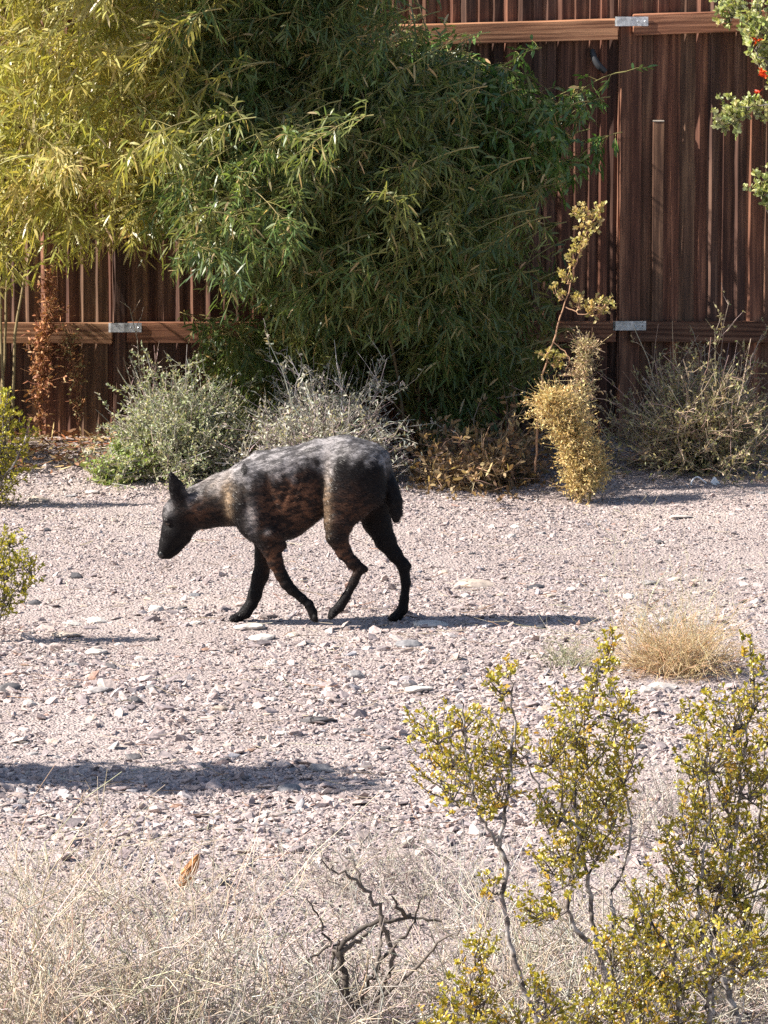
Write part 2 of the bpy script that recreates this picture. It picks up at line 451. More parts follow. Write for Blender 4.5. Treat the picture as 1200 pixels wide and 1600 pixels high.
def make_rocks():
    rng = np.random.default_rng(21)
    shapes = [hull_stone('rock', rng, 26, f, 0.1, True) for f in (0.35, 0.45, 0.55, 0.65, 0.4, 0.5, 0.6, 0.75)]
    # one mesh per shape and colour
    lib = {}
    def rock(px, py, w, hgt_px, colour, label, group=None):
        p = G(px, py)
        sc = 9000 / np.linalg.norm(p - CAM)
        k = rng.integers(0, 8); key = (k, colour)
        if key not in lib:
            lib[key] = shapes[k].copy(); lib[key].materials.append(M['rock_' + colour])
        o = link('rock', lib[key])
        rx = 0.5 * w / sc
        rz = max(0.35 * rx, 0.5 * hgt_px / sc)
        o.scale = (rx, rx * rng.uniform(0.75, 1.1), min(rz * 1.35, rx * 1.1))
        o.rotation_euler = (rng.normal(0, 0.1), rng.normal(0, 0.1), rng.uniform(-0.4, 0.4) + (math.pi if rng.random() < 0.5 else 0))
        o.location = (p[0], p[1], p[2] + rz * 0.15)
        tag(o, label, 'rock', group)
    known = [
        (393, 982, 62, 28, 'pale', 'large pale rock beside the dog\'s outstretched front paw'),
        (408, 998, 50, 22, 'pale', 'low whitish rock just below the pale rock at the dog\'s front paw'),
        (672, 978, 70, 16, 'pale', 'wide flat pale rock in the shade line behind the dog\'s planted hind paw'),
        (640, 1018, 48, 18, 'grey', 'wedge shaped grey rock below the dog\'s hind paw'),
        (742, 914, 80, 20, 'tan', 'broad flat tan rock sunk in the gravel beyond the dog\'s shadow'),
        (650, 1080, 60, 22, 'pale', 'pale sloping rock behind the tallest sprig of the creosote bush'),
        (1038, 1085, 64, 24, 'pale', 'pale flat rock beneath the round straw coloured bush'),
        (14, 1082, 44, 26, 'dark', 'dark grey boulder with pale rim near the creosote stem'),
        (150, 1086, 56, 18, 'grey', 'blue grey slab among the stones above the long shadow'),
        (60, 933, 34, 16, 'dark', 'dark angular stone beside the small creosote bush'),
        (118, 900, 26, 14, 'dark', 'small dark stone above the angular one near the creosote'),
        (210, 1180, 34, 18, 'dark', 'dark cube like stone at the upper edge of the long shadow'),
        (210, 1102, 26, 16, 'dark', 'rounded dark stone above the cube like stone'),
        (497, 1124, 66, 12, 'dark', 'long thin dark slab lying flat in the sunny gravel'),
        (500, 1197, 48, 14, 'grey', 'bluish slab at the tip of the long shadow'),
        (455, 1222, 46, 16, 'grey', 'bluish stone inside the long shadow near its tip'),
        (1062, 803, 44, 12, 'pale', 'pale broken stone in front of the shaded brown bush'),
        (845, 833, 20, 12, 'grey', 'round grey stone in front of the golden bush'),
        (805, 823, 18, 10, 'pale', 'round whitish stone in front of the golden bush'),
        (1030, 838, 18, 9, 'dark', 'small dark pebble on the smooth gravel'),
        (240, 950, 34, 18, 'pale', 'pale rounded stone between the dog\'s nose and the gravel shadow'),
        (150, 967, 40, 12, 'pale', 'flat white stone on top of the stone cluster'),
        (115, 970, 32, 22, 'pale', 'lumpy lilac white stone in the stone cluster'),
        (100, 990, 60, 12, 'tan', 'long low tan stone at the foot of the stone cluster'),
        (150, 1017, 42, 14, 'pale', 'pale slab below the stone cluster'),
        (845, 985, 20, 10, 'dark', 'dark pebble under the far end of the dog\'s shadow'),
        (470, 1322, 30, 14, 'dark', 'dark stone at the upper edge of the dead twigs'),
        (345, 1385, 40, 20, 'dark', 'dark grey stone beside the curled brown leaf'),
        (720, 1065, 22, 14, 'grey', 'grey stone left of the creosote sprig tip'.replace('left of', 'beside')),
        (700, 890, 30, 10, 'tan', 'thin tan stone behind the dog\'s hind leg'),
        (60, 790, 40, 12, 'tan', 'tan stone at the edge of the shade by the grey bush'),
        (110, 782, 26, 10, 'grey', 'grey stone at the edge of the shade by the grey bush'),
        (145, 775, 30, 14, 'pale', 'pale stone at the foot of the grey green bush'),
    ]
    taken = []
    for a in known:
        rock(*a); taken.append(a[:2])
    names = {'pale': 'pale flat stone lying loose in the open gravel', 'tan': 'tan stone lying loose in the open gravel',
             'grey': 'mid grey stone lying loose in the open gravel', 'dark': 'dark stone lying loose in the open gravel', 'red': 'reddish brown stone lying loose in the open gravel'}
    n = 0
    while n < 235:
        py = 770 + 560 * rng.random() ** 0.8; px = rng.uniform(-30, 1230)
        if py > 1330 or (330 < px < 680 and 900 < py < 990): continue
        if min((px - a) ** 2 + (py - b) ** 2 * 4 for a, b in taken) < 900: continue
        c = rng.choice(['pale', 'tan', 'grey', 'dark', 'red'], p=[0.3, 0.3, 0.24, 0.11, 0.05])
        w = rng.uniform(13, 22) * (0.75 if py < 900 else 1.15) * (1.35 if rng.random() < 0.12 else 1)
        
        if py < 890: zn = 'on the smooth gravel before the grey green bush' if px < 430 else 'on the smooth gravel behind the dog\'s tail' if px < 780 else 'on the smooth gravel in front of the golden bush'
        elif py < 1060: zn = 'near the creosote that faces the dog' if px < 260 else 'under the dog\'s lowered nose' if px < 430 else 'just below the walking dog' if px < 700 else 'around the tip of the dog\'s shadow' if px < 940 else 'around the round straw bush'
        elif py < 1175: zn = 'on the sunny gravel above the long shadow' if px < 330 else 'on the sunny gravel between dog and long shadow' if px < 640 else 'behind the crown of the forked creosote' if px < 870 else 'behind the tall bushy creosote'
        elif py < 1250: zn = 'lying in the long shadow' if px < 560 else 'behind the stems of the creosotes'
        else: zn = 'along the edge of the dry grass' if px < 620 else 'between the creosote stems'
        sz = 'bigger ' if w > 20 else 'small ' if w < 14.5 else ''
        cn = {'pale': 'pale', 'tan': 'tan', 'grey': 'mid grey', 'dark': 'dark', 'red': 'reddish brown'}[c]
        lab = '%s%s stone %s' % (sz, cn, zn)
        rock(px, py, w, w * rng.uniform(0.35, 0.6), c, lab, 'loose stones: ' + lab)
        taken.append((px, py)); n += 1
make_rocks()

# ------------------------------------------------------------------ fence
FY = float(G(600, 682)[1])                                    # plane of the stakes' backs
PXM = 9000 / (FY - CAM[1]) 
def fz(py, y): return float(P(600, py, y)[2])
def fx(px, y=None): return float(P(px, 400, FY - 0.05)[0])
def box(name, x0, x1, y0, y1, z0, z1, mat, parent, bev=0.003, rng=None, seg=1, jit=0.0):
    bm = bmesh.new()
    bmesh.ops.create_cube(bm, size=1)
    for v in bm.verts:
        v.co = Vector(((x1 - x0) * v.co.x, (y1 - y0) * v.co.y, (z1 - z0) * v.co.z))
    if seg > 1:
        ax = 0 if (x1 - x0) > (z1 - z0) else 2
        L = [e for e in bm.edges if abs((e.verts[0].co - e.verts[1].co)[ax]) > 1e-4]
        bmesh.ops.subdivide_edges(bm, edges=L, cuts=seg - 1, use_grid_fill=True)
    if bev: bmesh.ops.bevel(bm, geom=[e for e in bm.edges if len(e.link_faces) == 2 and e.calc_face_angle(0) > 0.5], offset=bev, segments=2, affect='EDGES')
    if jit and rng is not None:
        for v in bm.verts: v.co += Vector(rng.normal(0, jit, 3))
    me = bpy.data.meshes.new(name); bm.to_mesh(me); bm.free()
    o = link(name, me, mat, parent)
    o.location = Vector(((x0 + x1) / 2, (y0 + y1) / 2, (z0 + z1) / 2)) - parent.location
    return o
def make_fence():
    rng = np.random.default_rng(3)
    root = empty('wooden_fence', (0, FY, 0), 'dark red brown stained fence of narrow upright wooden stakes on two rails', 'fence')
    pitch = 0.058
    def stake(w, h):
        # saw-tooth section: recessed bevelled edge, proud ridge, face falling back
        c = rng.uniform(0.019, 0.025); d1 = rng.uniform(0.0188, 0.0215); d2 = rng.uniform(0.008, 0.0095); d0 = rng.uniform(0.006, 0.0075)
        prof = np.array([(0, 0), (0, -d0), (c, -d1), (w * 0.68, -(d1 * 0.5 + d2 * 0.5)), (w, -d2), (w, 0)])
        k = 16; zs = np.linspace(0, h, k)
        wob = np.cumsum(rng.normal(0, 0.0003, k))
        V = []
        for i, z in enumerate(zs):
            q = prof.copy(); q[1:5] += rng.normal(0, 0.0009, (4, 2)); q[:, 0] += wob[i]
            for a in q: V.append((a[0] - w / 2, a[1], z))
        m = len(prof); F = []
        for i in range(k - 1):
            for j in range(m - 1): F.append((i * m + j, (i + 1) * m + j, (i + 1) * m + j + 1, i * m + j + 1))
            F.append((i * m + m - 1, (i + 1) * m + m - 1, (i + 1) * m, i * m))
        F.append(tuple(range((k - 1) * m, k * m)[::-1])); F.append(tuple(range(m)))
        me = bpy.data.meshes.new('stake'); me.from_pydata(V, [], F); me.materials.append(M['wood_v'])
        bm = bmesh.new(); bm.from_mesh(me); bmesh.ops.recalc_face_normals(bm, faces=bm.faces[:]); bm.to_mesh(me); bm.free()
        return me
    kinds = [stake(pitch * rng.uniform(1.09, 1.13), rng.uniform(2.12, 2.2)) for _ in range(16)]
    x = -3.1; i = 0
    while x < 3.1:
        f = rng.uniform(0.8, 1.25); step = pitch * f * 0.98
        o = link('stake', kinds[rng.integers(0, 16)], None, root)
        o.scale = (f, 1, 1)
        o.location = (x + step * 0.5, rng.uniform(-0.001, 0.001), -0.05 + rng.uniform(-0.015, 0.015))
        o.rotation_euler = (rng.normal(0, 0.002), rng.normal(0, 0.0007), rng.normal(0, 0.014))
        x += step; i += 1
    # a short stake nailed over the others, with a weathered sawn top
    sx = fx(1027); zt = fz(190, FY - 0.03)
    o = box('short_stake', sx - 0.022, sx + 0.026, FY - 0.040, FY - 0.029, 0.02, zt, M['wood_v'], root, 0.003, rng, 10, 0.0006)
    box('stake_cut_end', sx - 0.022, sx + 0.026, FY - 0.041, FY - 0.028, zt + 0.0005, zt + 0.006, M['cut_end'], root, 0.001)
    # posts and rails
    yr0, yr1 = FY - 0.070, FY - 0.031
    posts = [-2.75, fx(186), fx(975), 2.75]
    for px_ in posts:
        box('post', px_ - 0.029, px_ + 0.029, FY - 0.042, FY - 0.004, -0.1, 2.14, M['wood_v'], root, 0.008, rng, 26, 0.0012).rotation_euler[2] = 0.16
    def rail(xa, xb, za, zb, nm='rail'):
        h = 0.087
        o = box(nm, -(xb - xa) / 2, (xb - xa) / 2, yr0, yr1, -h / 2, h / 2, M['wood_h'], root, 0.003, rng, 14, 0.0009)
        o.location = Vector(((xa + xb) / 2, (yr0 + yr1) / 2, (za + zb) / 2)) - root.location
        o.rotation_euler = (0, -math.atan2(zb - za, xb - xa), 0)
    zl = fz(520, FY - 0.07)
    pl = [p + 0.031 for p in posts]; pr = [p - 0.031 for p in posts]
    rail(-3.3, pr[0], zl, zl); rail(pl[0], pr[1], zl, zl - 0.004); rail(pl[1], pr[2], zl - 0.002, zl + 0.003); rail(pl[2], pr[3], zl + 0.004, zl - 0.005); rail(pl[3], 3.3, zl, zl)
    zt = lambda px, py: fz(py, FY - 0.07)
    rail(-3.3, pr[0], 1.66, 1.66)
    rail(pl[0], pr[1], 1.66, 1.66)
    rail(pl[1], pr[2], zt(190, 68), zt(960, 46))
    rail(pl[2], pr[3], zt(990, 39), zt(1600, 20))
    rail(pl[3], 3.3, 1.74, 1.74)
    for px_, pys in ((posts[1], (513,)), (posts[2], (34, 510)), (posts[1], (64,)), (posts[3], (20, 510))):
        for py in pys:
            z = fz(py, FY - 0.1)
            # steel strap: plate over the post, bent back onto the rail
            bm = bmesh.new()
            xs = [px_ - 0.045, px_ - 0.036, px_ + 0.02, px_ + 0.04, px_ + 0.094]
            ys = [FY - 0.0715, FY - 0.0765, FY - 0.0765, FY - 0.073, FY - 0.0725]
            th = 0.003; prev = None; hh = 0.0195
            outs = [(0, -th), (0, -th), (0, -th), (0, -th), (0, -th)]
            rings = []
            for a, b, (ox, oy) in zip(xs, ys, outs):
                rings.append([bm.verts.new((a, b, z - hh)), bm.verts.new((a, b, z + hh)), bm.verts.new((a + ox, b + oy, z + hh)), bm.verts.new((a + ox, b + oy, z - hh))])
            for r0, r1 in zip(rings, rings[1:]):
                for j in range(4): bm.faces.new((r0[j], r0[(j + 1) % 4], r1[(j + 1) % 4], r1[j]))
            bm.faces.new(rings[0]); bm.faces.new(rings[-1])
            bmesh.ops.recalc_face_normals(bm, faces=bm.faces[:])
            for v in bm.verts: v.co -= root.location
            me = bpy.data.meshes.new('bracket'); bm.to_mesh(me); bm.free()
            br = link('bracket', me, M['steel'], root)
            for sx_ in (0.05, 0.08):
                s = hull_stone('bolt', rng, 16, 0.8, 0.02)
                b_ = link('bolt', s, M['steel'], br); b_.scale = (0.005,) * 3
                b_.location = Vector((px_ + sx_, FY - 0.078, z)) - root.location
    return posts
POSTS = make_fence()
def tube_obj(name, pts, rads, mat, parent=None, sides=8, col=(0.1, 0.1, 0.1), jitter=0.0, rng=None, sub=4):
    pts = np.array(pts, float); k = len(pts)
    t = np.linspace(0, k - 1, (k - 1) * sub + 1)
    # Catmull-Rom through the given points
    q = np.vstack([2 * pts[0] - pts[1], pts, 2 * pts[-1] - pts[-2]])
    out = []
    for a in t:
        i = min(int(a), k - 2); u = a - i
        p0, p1, p2, p3 = q[i], q[i + 1], q[i + 2], q[i + 3]
        out.append(0.5 * (2 * p1 + (p2 - p0) * u + (2 * p0 - 5 * p1 + 4 * p2 - p3) * u * u + (3 * p1 - p0 - 3 * p2 + p3) * u ** 3))
    path = np.array(out); r = np.interp(t, np.arange(k), rads)
    if rng is not None and jitter:
        path[1:-1] += rng.normal(0, jitter, path[1:-1].shape); r = r * (1 + rng.normal(0, 0.08, len(r)))
    g = Geo(); tubes(g, path[None], r[None], np.array([col]), sides)
    o = g.build(name, mat, parent, smooth=True)
    return o, path
# old hose end hanging on the stakes
hp = [P(925, 78, FY - 0.035), P(929, 92, FY - 0.05), P(937, 104, FY - 0.055), P(946, 112, FY - 0.05)]
o, _ = tube_obj('hose_end', hp, [0.012, 0.014, 0.015, 0.012], M['rubber'], None, 10, (0.03, 0.03, 0.035))
tag(o, 'short black hose end hooked on the fence just below the upper rail', 'hose')

# ------------------------------------------------------------------ plants
def stem_px(pts, Y0, Y1=None):
    Y1 = Y0 if Y1 is None else Y1
    n = len(pts)
    return [P(a, b, Y0 + (Y1 - Y0) * i / max(1, n - 1)) for i, (a, b) in enumerate(pts)]

def bamboo(name, label, poly, n_br, seed, cols, w, base_px, culms, ydeep=(0.25, 1.0), extra_top=None, lsize=1.0, plume_dir=(-0.5, -0.35), mat='leaf', leaf_w=0.0125, per=215):
    rng = np.random.default_rng(seed)
    base = G(*base_px); base[1] = FY - 0.45; base[2] = float(hgt(base[0], base[1]))
    root = empty(name, base, label, 'bamboo' if 'bamboo' in name else 'shrub')
    bark = [(0.17, 0.12, 0.07), (0.22, 0.17, 0.09)]
    for pts, Yb in culms:
        q = stem_px(pts, FY - Yb); q[0][2] = float(hgt(q[0][0], q[0][1])) - 0.03
        L = len(q)
        tube_obj('culm', q, np.linspace(0.007, 0.003, L), M['twig'], root, 7, bark[rng.integers(0, 2)], 0.004, rng)
    poly = np.array(poly, float)
    lo, hi = poly.min(0), poly.max(0)
    pts = []
    while len(pts) < n_br:                                   # branch tips spread evenly
        px, py = rng.uniform(lo[0], hi[0], 40), rng.uniform(lo[1], hi[1], 40)
        ok = in_poly(px, py, poly)
        cand = np.stack([px, py], 1)[ok]
        if not len(cand): continue
        if len(pts) < 12: pts += list(cand[:3]); continue
        A = np.array(pts)
        dmin = np.array([np.min(np.sum((A - c) ** 2, 1)) for c in cand])
        pts.append(cand[dmin.argmax()])
    pts = np.array(pts[:n_br])
    ymax = np.where(pts[:, 1] > 520, np.minimum(ydeep[1], 0.8), np.where(pts[:, 1] > 360, np.minimum(ydeep[1], 1.2), ydeep[1]))
    ymax = np.where((pts[:, 0] > 200) & (pts[:, 0] < 470) & (pts[:, 1] > 230) & (pts[:, 1] < 500) & (ydeep[1] > 1.1), 1.75, ymax)   # plumes that lean out over the gravel
    ymin = np.where(pts[:, 1] < -40, np.maximum(ydeep[0], 0.85), ydeep[0])     # the high canopy leans out from the fence
    yy = FY - (ymin + (ymax - ymin) * rng.random(n_br))
    tip = PA(pts[:, 0], pts[:, 1], yy)
    # each branch arches up and over towards its drooping tip
    n = n_br
    dirx = rng.normal(plume_dir[0], 0.8, n); diry = rng.normal(plume_dir[1], 0.5, n)
    L = rng.uniform(0.22, 0.46, n)
    t = np.linspace(0, 1, 7)
    # path relative to tip: start behind/up
    hor = np.stack([dirx, diry, np.zeros(n)], 1); hor = unit(hor)
    s = (t - 1)[None, :, None]
    drop = (0.55 - 0.95 * t ** 1.7 + 0.4)[None, :, None]
    br = tip[:, None] + hor[:, None] * s * L[:, None, None] + np.array([0, 0, 1.0]) * drop * (L * 0.55)[:, None, None]
    br[..., 1] = np.minimum(br[..., 1], FY - 0.2)
    gt = Geo()
    tubes(gt, br, np.linspace(0.0032, 0.0012, 7)[None] * np.ones((n, 1)), mixcol(rng, n, [(0.3, 0.25, 0.11), (0.22, 0.2, 0.08)]), 3)
    gl = Geo()
    m = n * per
    bi = rng.integers(0, n, m); tt = rng.beta(1.8, 1.1, m)
    p, tan = at_t(br, bi, tt)
    # twiglets carry fans of leaves
    nf = m // 6
    fb = rng.integers(0, n, nf); ft = rng.beta(1.6, 1.0, nf)
    fp, ftan = at_t(br, fb, ft)
    fd = unit(ftan * 0.5 + spread(rng, nf) * np.array([1.0, 1.0, 0.75]) + np.array([0, 0, -0.05]))
    fL = rng.uniform(0.05, 0.17, nf) * lsize
    fend = fp + fd * fL[:, None] + np.array([0, 0, -1]) * (fL * 0.25)[:, None]
    fend[:, 1] = np.minimum(fend[:, 1], FY - 0.19)
    tubes(gt, np.stack([fp, (fp + fend) / 2 + np.array([0, 0, 0.006]), fend], 1), np.ones((nf, 1)) * np.array([[0.0013, 0.001, 0.0007]]), mixcol(rng, nf, [(0.3, 0.26, 0.1)]), 3)
    k = np.repeat(np.arange(nf), 6)
    u = np.tile(np.linspace(0.35, 1.0, 6), nf)
    lp = fp[k] * (1 - u)[:, None] + fend[k] * u[:, None]
    ld = unit(fd[k] * 0.6 + spread(rng, len(k)) * 0.85 + np.array([-0.05, -0.05, -0.3]))
    LL = rng.uniform(0.045, 0.082, len(k)) * lsize
    WW = leaf_w * rng.uniform(0.6, 1.0, len(k)) * lsize
    tone = mixcol(rng, n, cols, w, 0.12)[fb][k] * 0.55 + mixcol(rng, len(k), cols, w, 0.14) * 0.45
    dead = rng.random(len(k)) < 0.05
    tone[dead] = mixcol(rng, dead.sum(), [(0.45, 0.33, 0.15), (0.5, 0.4, 0.22)])
    lp[:, 1] = np.minimum(lp[:, 1], FY - 0.18)
    blades(gl, lp, ld, LL, WW, tone, rng, 0.28, (0.45, 1.0, 0.7))
    gt.build('branch_mass', M['twig'], root, 'stuff')
    gl.build('foliage', M[mat], root, 'stuff')
    return root

YEL = [(0.34, 0.32, 0.075), (0.42, 0.37, 0.11), (0.26, 0.27, 0.055), (0.5, 0.42, 0.19)]
GRN = [(0.105, 0.16, 0.05), (0.165, 0.2, 0.058), (0.07, 0.115, 0.045), (0.25, 0.245, 0.08)]
GLS = [(0.09, 0.17, 0.04), (0.13, 0.21, 0.05), (0.065, 0.12, 0.035), (0.2, 0.24, 0.07)]
# culms as pixel paths
bamboo('bamboo', 'yellow green bamboo plumes hanging over the fence above the reddish dry vine',
       [(-70, -200), (300, -330), (330, 60), (250, 260), (200, 370), (120, 380), (70, 420), (20, 410), (-50, 440), (-80, 300)],
       210, 31, YEL, (3, 3, 2, 1.3), (40, 690),
       [([(-5, 690), (5, 560), (12, 430), (20, 250), (60, 40), (120, -160)], 0.4), ([(20, 692), (22, 560), (38, 430), (90, 250), (170, 60), (260, -120)], 0.55),
        ([(-30, 690), (-26, 520), (-40, 300), (-50, 80)], 0.35), ([(8, 695), (2, 500), (-10, 330), (-30, 60), (-20, -200)], 0.6)], (0.2, 1.45), per=125)
bamboo('bamboo', 'large dense green bamboo clump drooping over the fence behind the dog',
       [(250, -330), (570, -330), (555, 50), (580, 110), (680, 150), (715, 260), (780, 330), (765, 420), (795, 540), (780, 610), (740, 650), (700, 690), (655, 640), (610, 610), (520, 600), (470, 570), (440, 450), (370, 440), (320, 430), (260, 390), (220, 330), (270, 230)],
       560, 32, GRN, (3, 3, 2.4, 1.4), (660, 690),
       [([(690, 690), (700, 560), (690, 400), (600, 200), (480, 40), (380, -120)], 0.5), ([(660, 690), (650, 560), (600, 380), (500, 200), (360, 80)], 0.65),
        ([(720, 688), (735, 560), (740, 380), (700, 180), (640, -40)], 0.35), ([(640, 690), (610, 540), (540, 360), (440, 260), (320, 260)], 0.75),
        ([(700, 695), (690, 500), (650, 250), (620, 20), (600, -180)], 0.4)], (0.32, 1.25), per=160, lsize=0.85)
bamboo('bamboo', 'low dark bamboo shoot spreading beneath the lower rail behind the grey bush',
       [(340, 550), (400, 530), (490, 560), (530, 600), (440, 640), (360, 610), (330, 580)], 26, 33, GRN, (3, 2, 3, 1), (420, 690),
       [([(425, 690), (420, 620), (400, 560), (370, 530)], 0.4), ([(435, 690), (450, 620), (480, 580)], 0.45)], (0.25, 0.7), per=150)
bamboo('leafy_shrub', 'glossy bright green shrub branch spreading against the fence beside the bamboo',
       [(600, 125), (650, 115), (710, 125), (770, 135), (850, 150), (885, 165), (880, 200), (905, 270), (880, 285), (800, 290), (770, 340), (700, 300), (620, 250), (560, 190)],
       120, 34, GLS, (3, 3, 2, 1.2), (770, 690),
       [([(770, 690), (772, 560), (765, 430), (740, 300), (690, 200), (640, 120)], 0.3), ([(765, 690), (768, 500), (770, 360), (820, 250), (870, 190)], 0.28)], (0.32, 0.75), lsize=0.72, plume_dir=(0.6, -0.3), mat='gloss_leaf', leaf_w=0.022, per=110)

def shrub(name, label, group, base, stems, clumps, seed, cols, w, leaf=(0.0125, 0.0062), per_r=15.5, seeds=0.0, seed_col=(0.75, 0.68, 0.55), bark=((0.12, 0.1, 0.09), (0.2, 0.17, 0.15)), mat='small_leaf', up=0.7, cat='bush', flowers=None, rad=(0.009, 0.003), fat=1.35, stem_mat='bark'):
    """creosote-like plant: stems [(pixel path, Y0, Y1)], leaf clumps [(px, py, r_px, Y)]"""
    rng = np.random.default_rng(seed)
    root = empty(name, base, label, cat, group)
    allp = []
    for st in stems:
        pts, y0, y1 = st[:3]; r0, r1 = st[3] if len(st) > 3 else rad
        q = stem_px(pts, y0, y1)
        o, path = tube_obj('stem', q, np.linspace(r0, r1, len(q)) * 0.8, M[stem_mat], root, 7, bark[rng.integers(0, len(bark))], 0.003, rng, 5)
        allp.append(path)
    allp = np.concatenate(allp)
    gt, gl, gs = Geo(), Geo(), Geo()
    for (px, py, r, Y) in clumps:
        r = r * fat
        c = P(px, py, Y); R_ = r * np.linalg.norm(c - CAM) / 9000
        nt = max(4, int(per_r * (R_ / 0.05) ** 1.6))
        tipd = spread(rng, nt); tip = c + tipd * R_ * (0.15 + rng.random((nt, 1)) ** 0.5 * 1.0) * np.array([1, 1, 1.12])
        # twigs start below the tips, on the side of the nearest stem
        near = allp[np.argmin(np.sum((allp - (c - [0, 0, R_ * 0.6])) ** 2, 1))]
        root_pt = near * 0.35 + (c - np.array([0, 0, R_ * 0.9])) * 0.65
        st = tip + (root_pt - tip) * rng.uniform(0.3, 0.75, (nt, 1)) + rng.normal(0, R_ * 0.2, (nt, 3))
        mid = (st + tip) / 2 + rng.normal(0, R_ * 0.08, (nt, 3))
        paths = np.stack([st, (st + mid) / 2 + rng.normal(0, R_ * 0.03, (nt, 3)), mid, (mid + tip) / 2, tip], 1)
        tubes(gt, paths, np.ones((nt, 1)) * np.linspace(0.0019, 0.0007, 5)[None], mixcol(rng, nt, bark), 3)
        conn = np.stack([near + (root_pt - near) * a + rng.normal(0, 0.004, 3) * (0 < a < 1) for a in np.linspace(0, 1, 5)])[None]
        tubes(gt, conn, np.linspace(0.0032, 0.002, 5)[None], mixcol(rng, 1, bark), 4)
        cn = max(2, nt // 3)
        ci = rng.integers(0, nt, cn)
        cp = np.stack([root_pt[None] + (st[ci] - root_pt) * a for a in np.linspace(0, 1, 3)], 1)
        tubes(gt, cp, np.ones((cn, 1)) * np.array([[0.0022, 0.0018, 0.0014]]), mixcol(rng, cn, bark), 3)
        nl = int(nt * 11)
        bi = rng.integers(0, nt, nl); tt = 1 - rng.random(nl) ** 1.4 * 0.85
        p, tan = at_t(paths, bi, tt)
        d = unit(tan * 0.4 + spread(rng, nl) * 0.75 + np.array([0, 0, up]) * 0.6)
        tone = mixcol(rng, nt, cols, w)[bi] * 0.5 + mixcol(rng, nl, cols, w) * 0.5
        blades(gl, p, d, leaf[0] * rng.uniform(0.7, 1.3, nl), leaf[1] * rng.uniform(0.7, 1.25, nl), tone, rng, 0.1, (0.35, 1.0, 0.85))
        if seeds:
            ns = int(nl * seeds); bi = rng.integers(0, nt, ns)
            p, tan = at_t(paths, bi, rng.random(ns) * 0.9 + 0.1)
            p = p + spread(rng, ns) * 0.005
            oc = np.array([(1, 0, 0), (-1, 0, 0), (0, 1, 0), (0, -1, 0), (0, 0, 1), (0, 0, -1)], float)
            sz = rng.uniform(0.0022, 0.0042, ns)
            V = (p[:, None] + oc[None] * sz[:, None, None]).reshape(-1, 3)
            f = np.array([(0, 2, 4), (2, 1, 4), (1, 3, 4), (3, 0, 4), (2, 0, 5), (1, 2, 5), (3, 1, 5), (0, 3, 5)])
            F = ((np.arange(ns) * 6)[:, None, None] + f[None]).reshape(-1, 3)
            gs.add(V, [F], np.repeat(mixcol(rng, ns, [seed_col]), 6, 0))
    gt.build('twig_mass', M['twig'], root, 'stuff')
    gl.build('foliage', M[mat], root, 'stuff')
    if gs.n: gs.build('seed_mass', M['straw'], root, 'stuff')
    if flowers:
        for (px, py, Y) in flowers:
            g = Geo(); c = P(px, py, Y); n = 9
            d = spread(rng, n) * [1, 1, 0.7] + [-0.2, -0.3, 0.2]
            blades(g, np.repeat(c[None], n, 0), d, rng.uniform(0.02, 0.035, n), rng.uniform(0.008, 0.012, n), mixcol(rng, n, [(0.62, 0.05, 0.015), (0.7, 0.1, 0.02)]), rng, 0.1)
            g.build('flower', M['small_leaf'], root)
    return root

CRE = [(0.4, 0.34, 0.04), (0.5, 0.41, 0.07), (0.3, 0.28, 0.035), (0.58, 0.34, 0.06), (0.2, 0.19, 0.026)]
CW = (3, 3, 2, 1.1, 1.4)
ya = -6.4
shrub('creosote_bush', 'slender creosote bush with one bare forked pale stem and sparse olive sprigs', None, P(862, 1660, ya) * [1, 1, 0] + [0, 0, -0.0],
      [([(870, 1690), (840, 1600), (808, 1520), (790, 1440), (786, 1390), (792, 1350), (781, 1320)], ya, ya, (0.0095, 0.0065)),
       ([(781, 1320), (788, 1270), (797, 1210), (803, 1130), (800, 1070), (790, 1030)], ya, ya + 0.05, (0.0065, 0.002)),
       ([(781, 1320), (760, 1290), (745, 1262), (733, 1200), (728, 1140), (720, 1095)], ya, ya - 0.08, (0.0055, 0.002)),
       ([(788, 1275), (770, 1275), (745, 1262)], ya, ya - 0.05, (0.003, 0.002))],
      [(665, 1140, 30, ya - .1), (700, 1160, 34, ya), (690, 1215, 38, ya - .1), (735, 1205, 34, ya + .05), (722, 1110, 28, ya), (765, 1160, 34, ya + .1), (775, 1225, 34, ya), (760, 1255, 20, ya - .1), (812, 1150, 28, ya + .1),
       (792, 1045, 17, ya), (772, 1065, 16, ya), (783, 1090, 16, ya + .05), (765, 1375, 18, ya)], 41, CRE, CW, seeds=0.16)
yb = -6.2
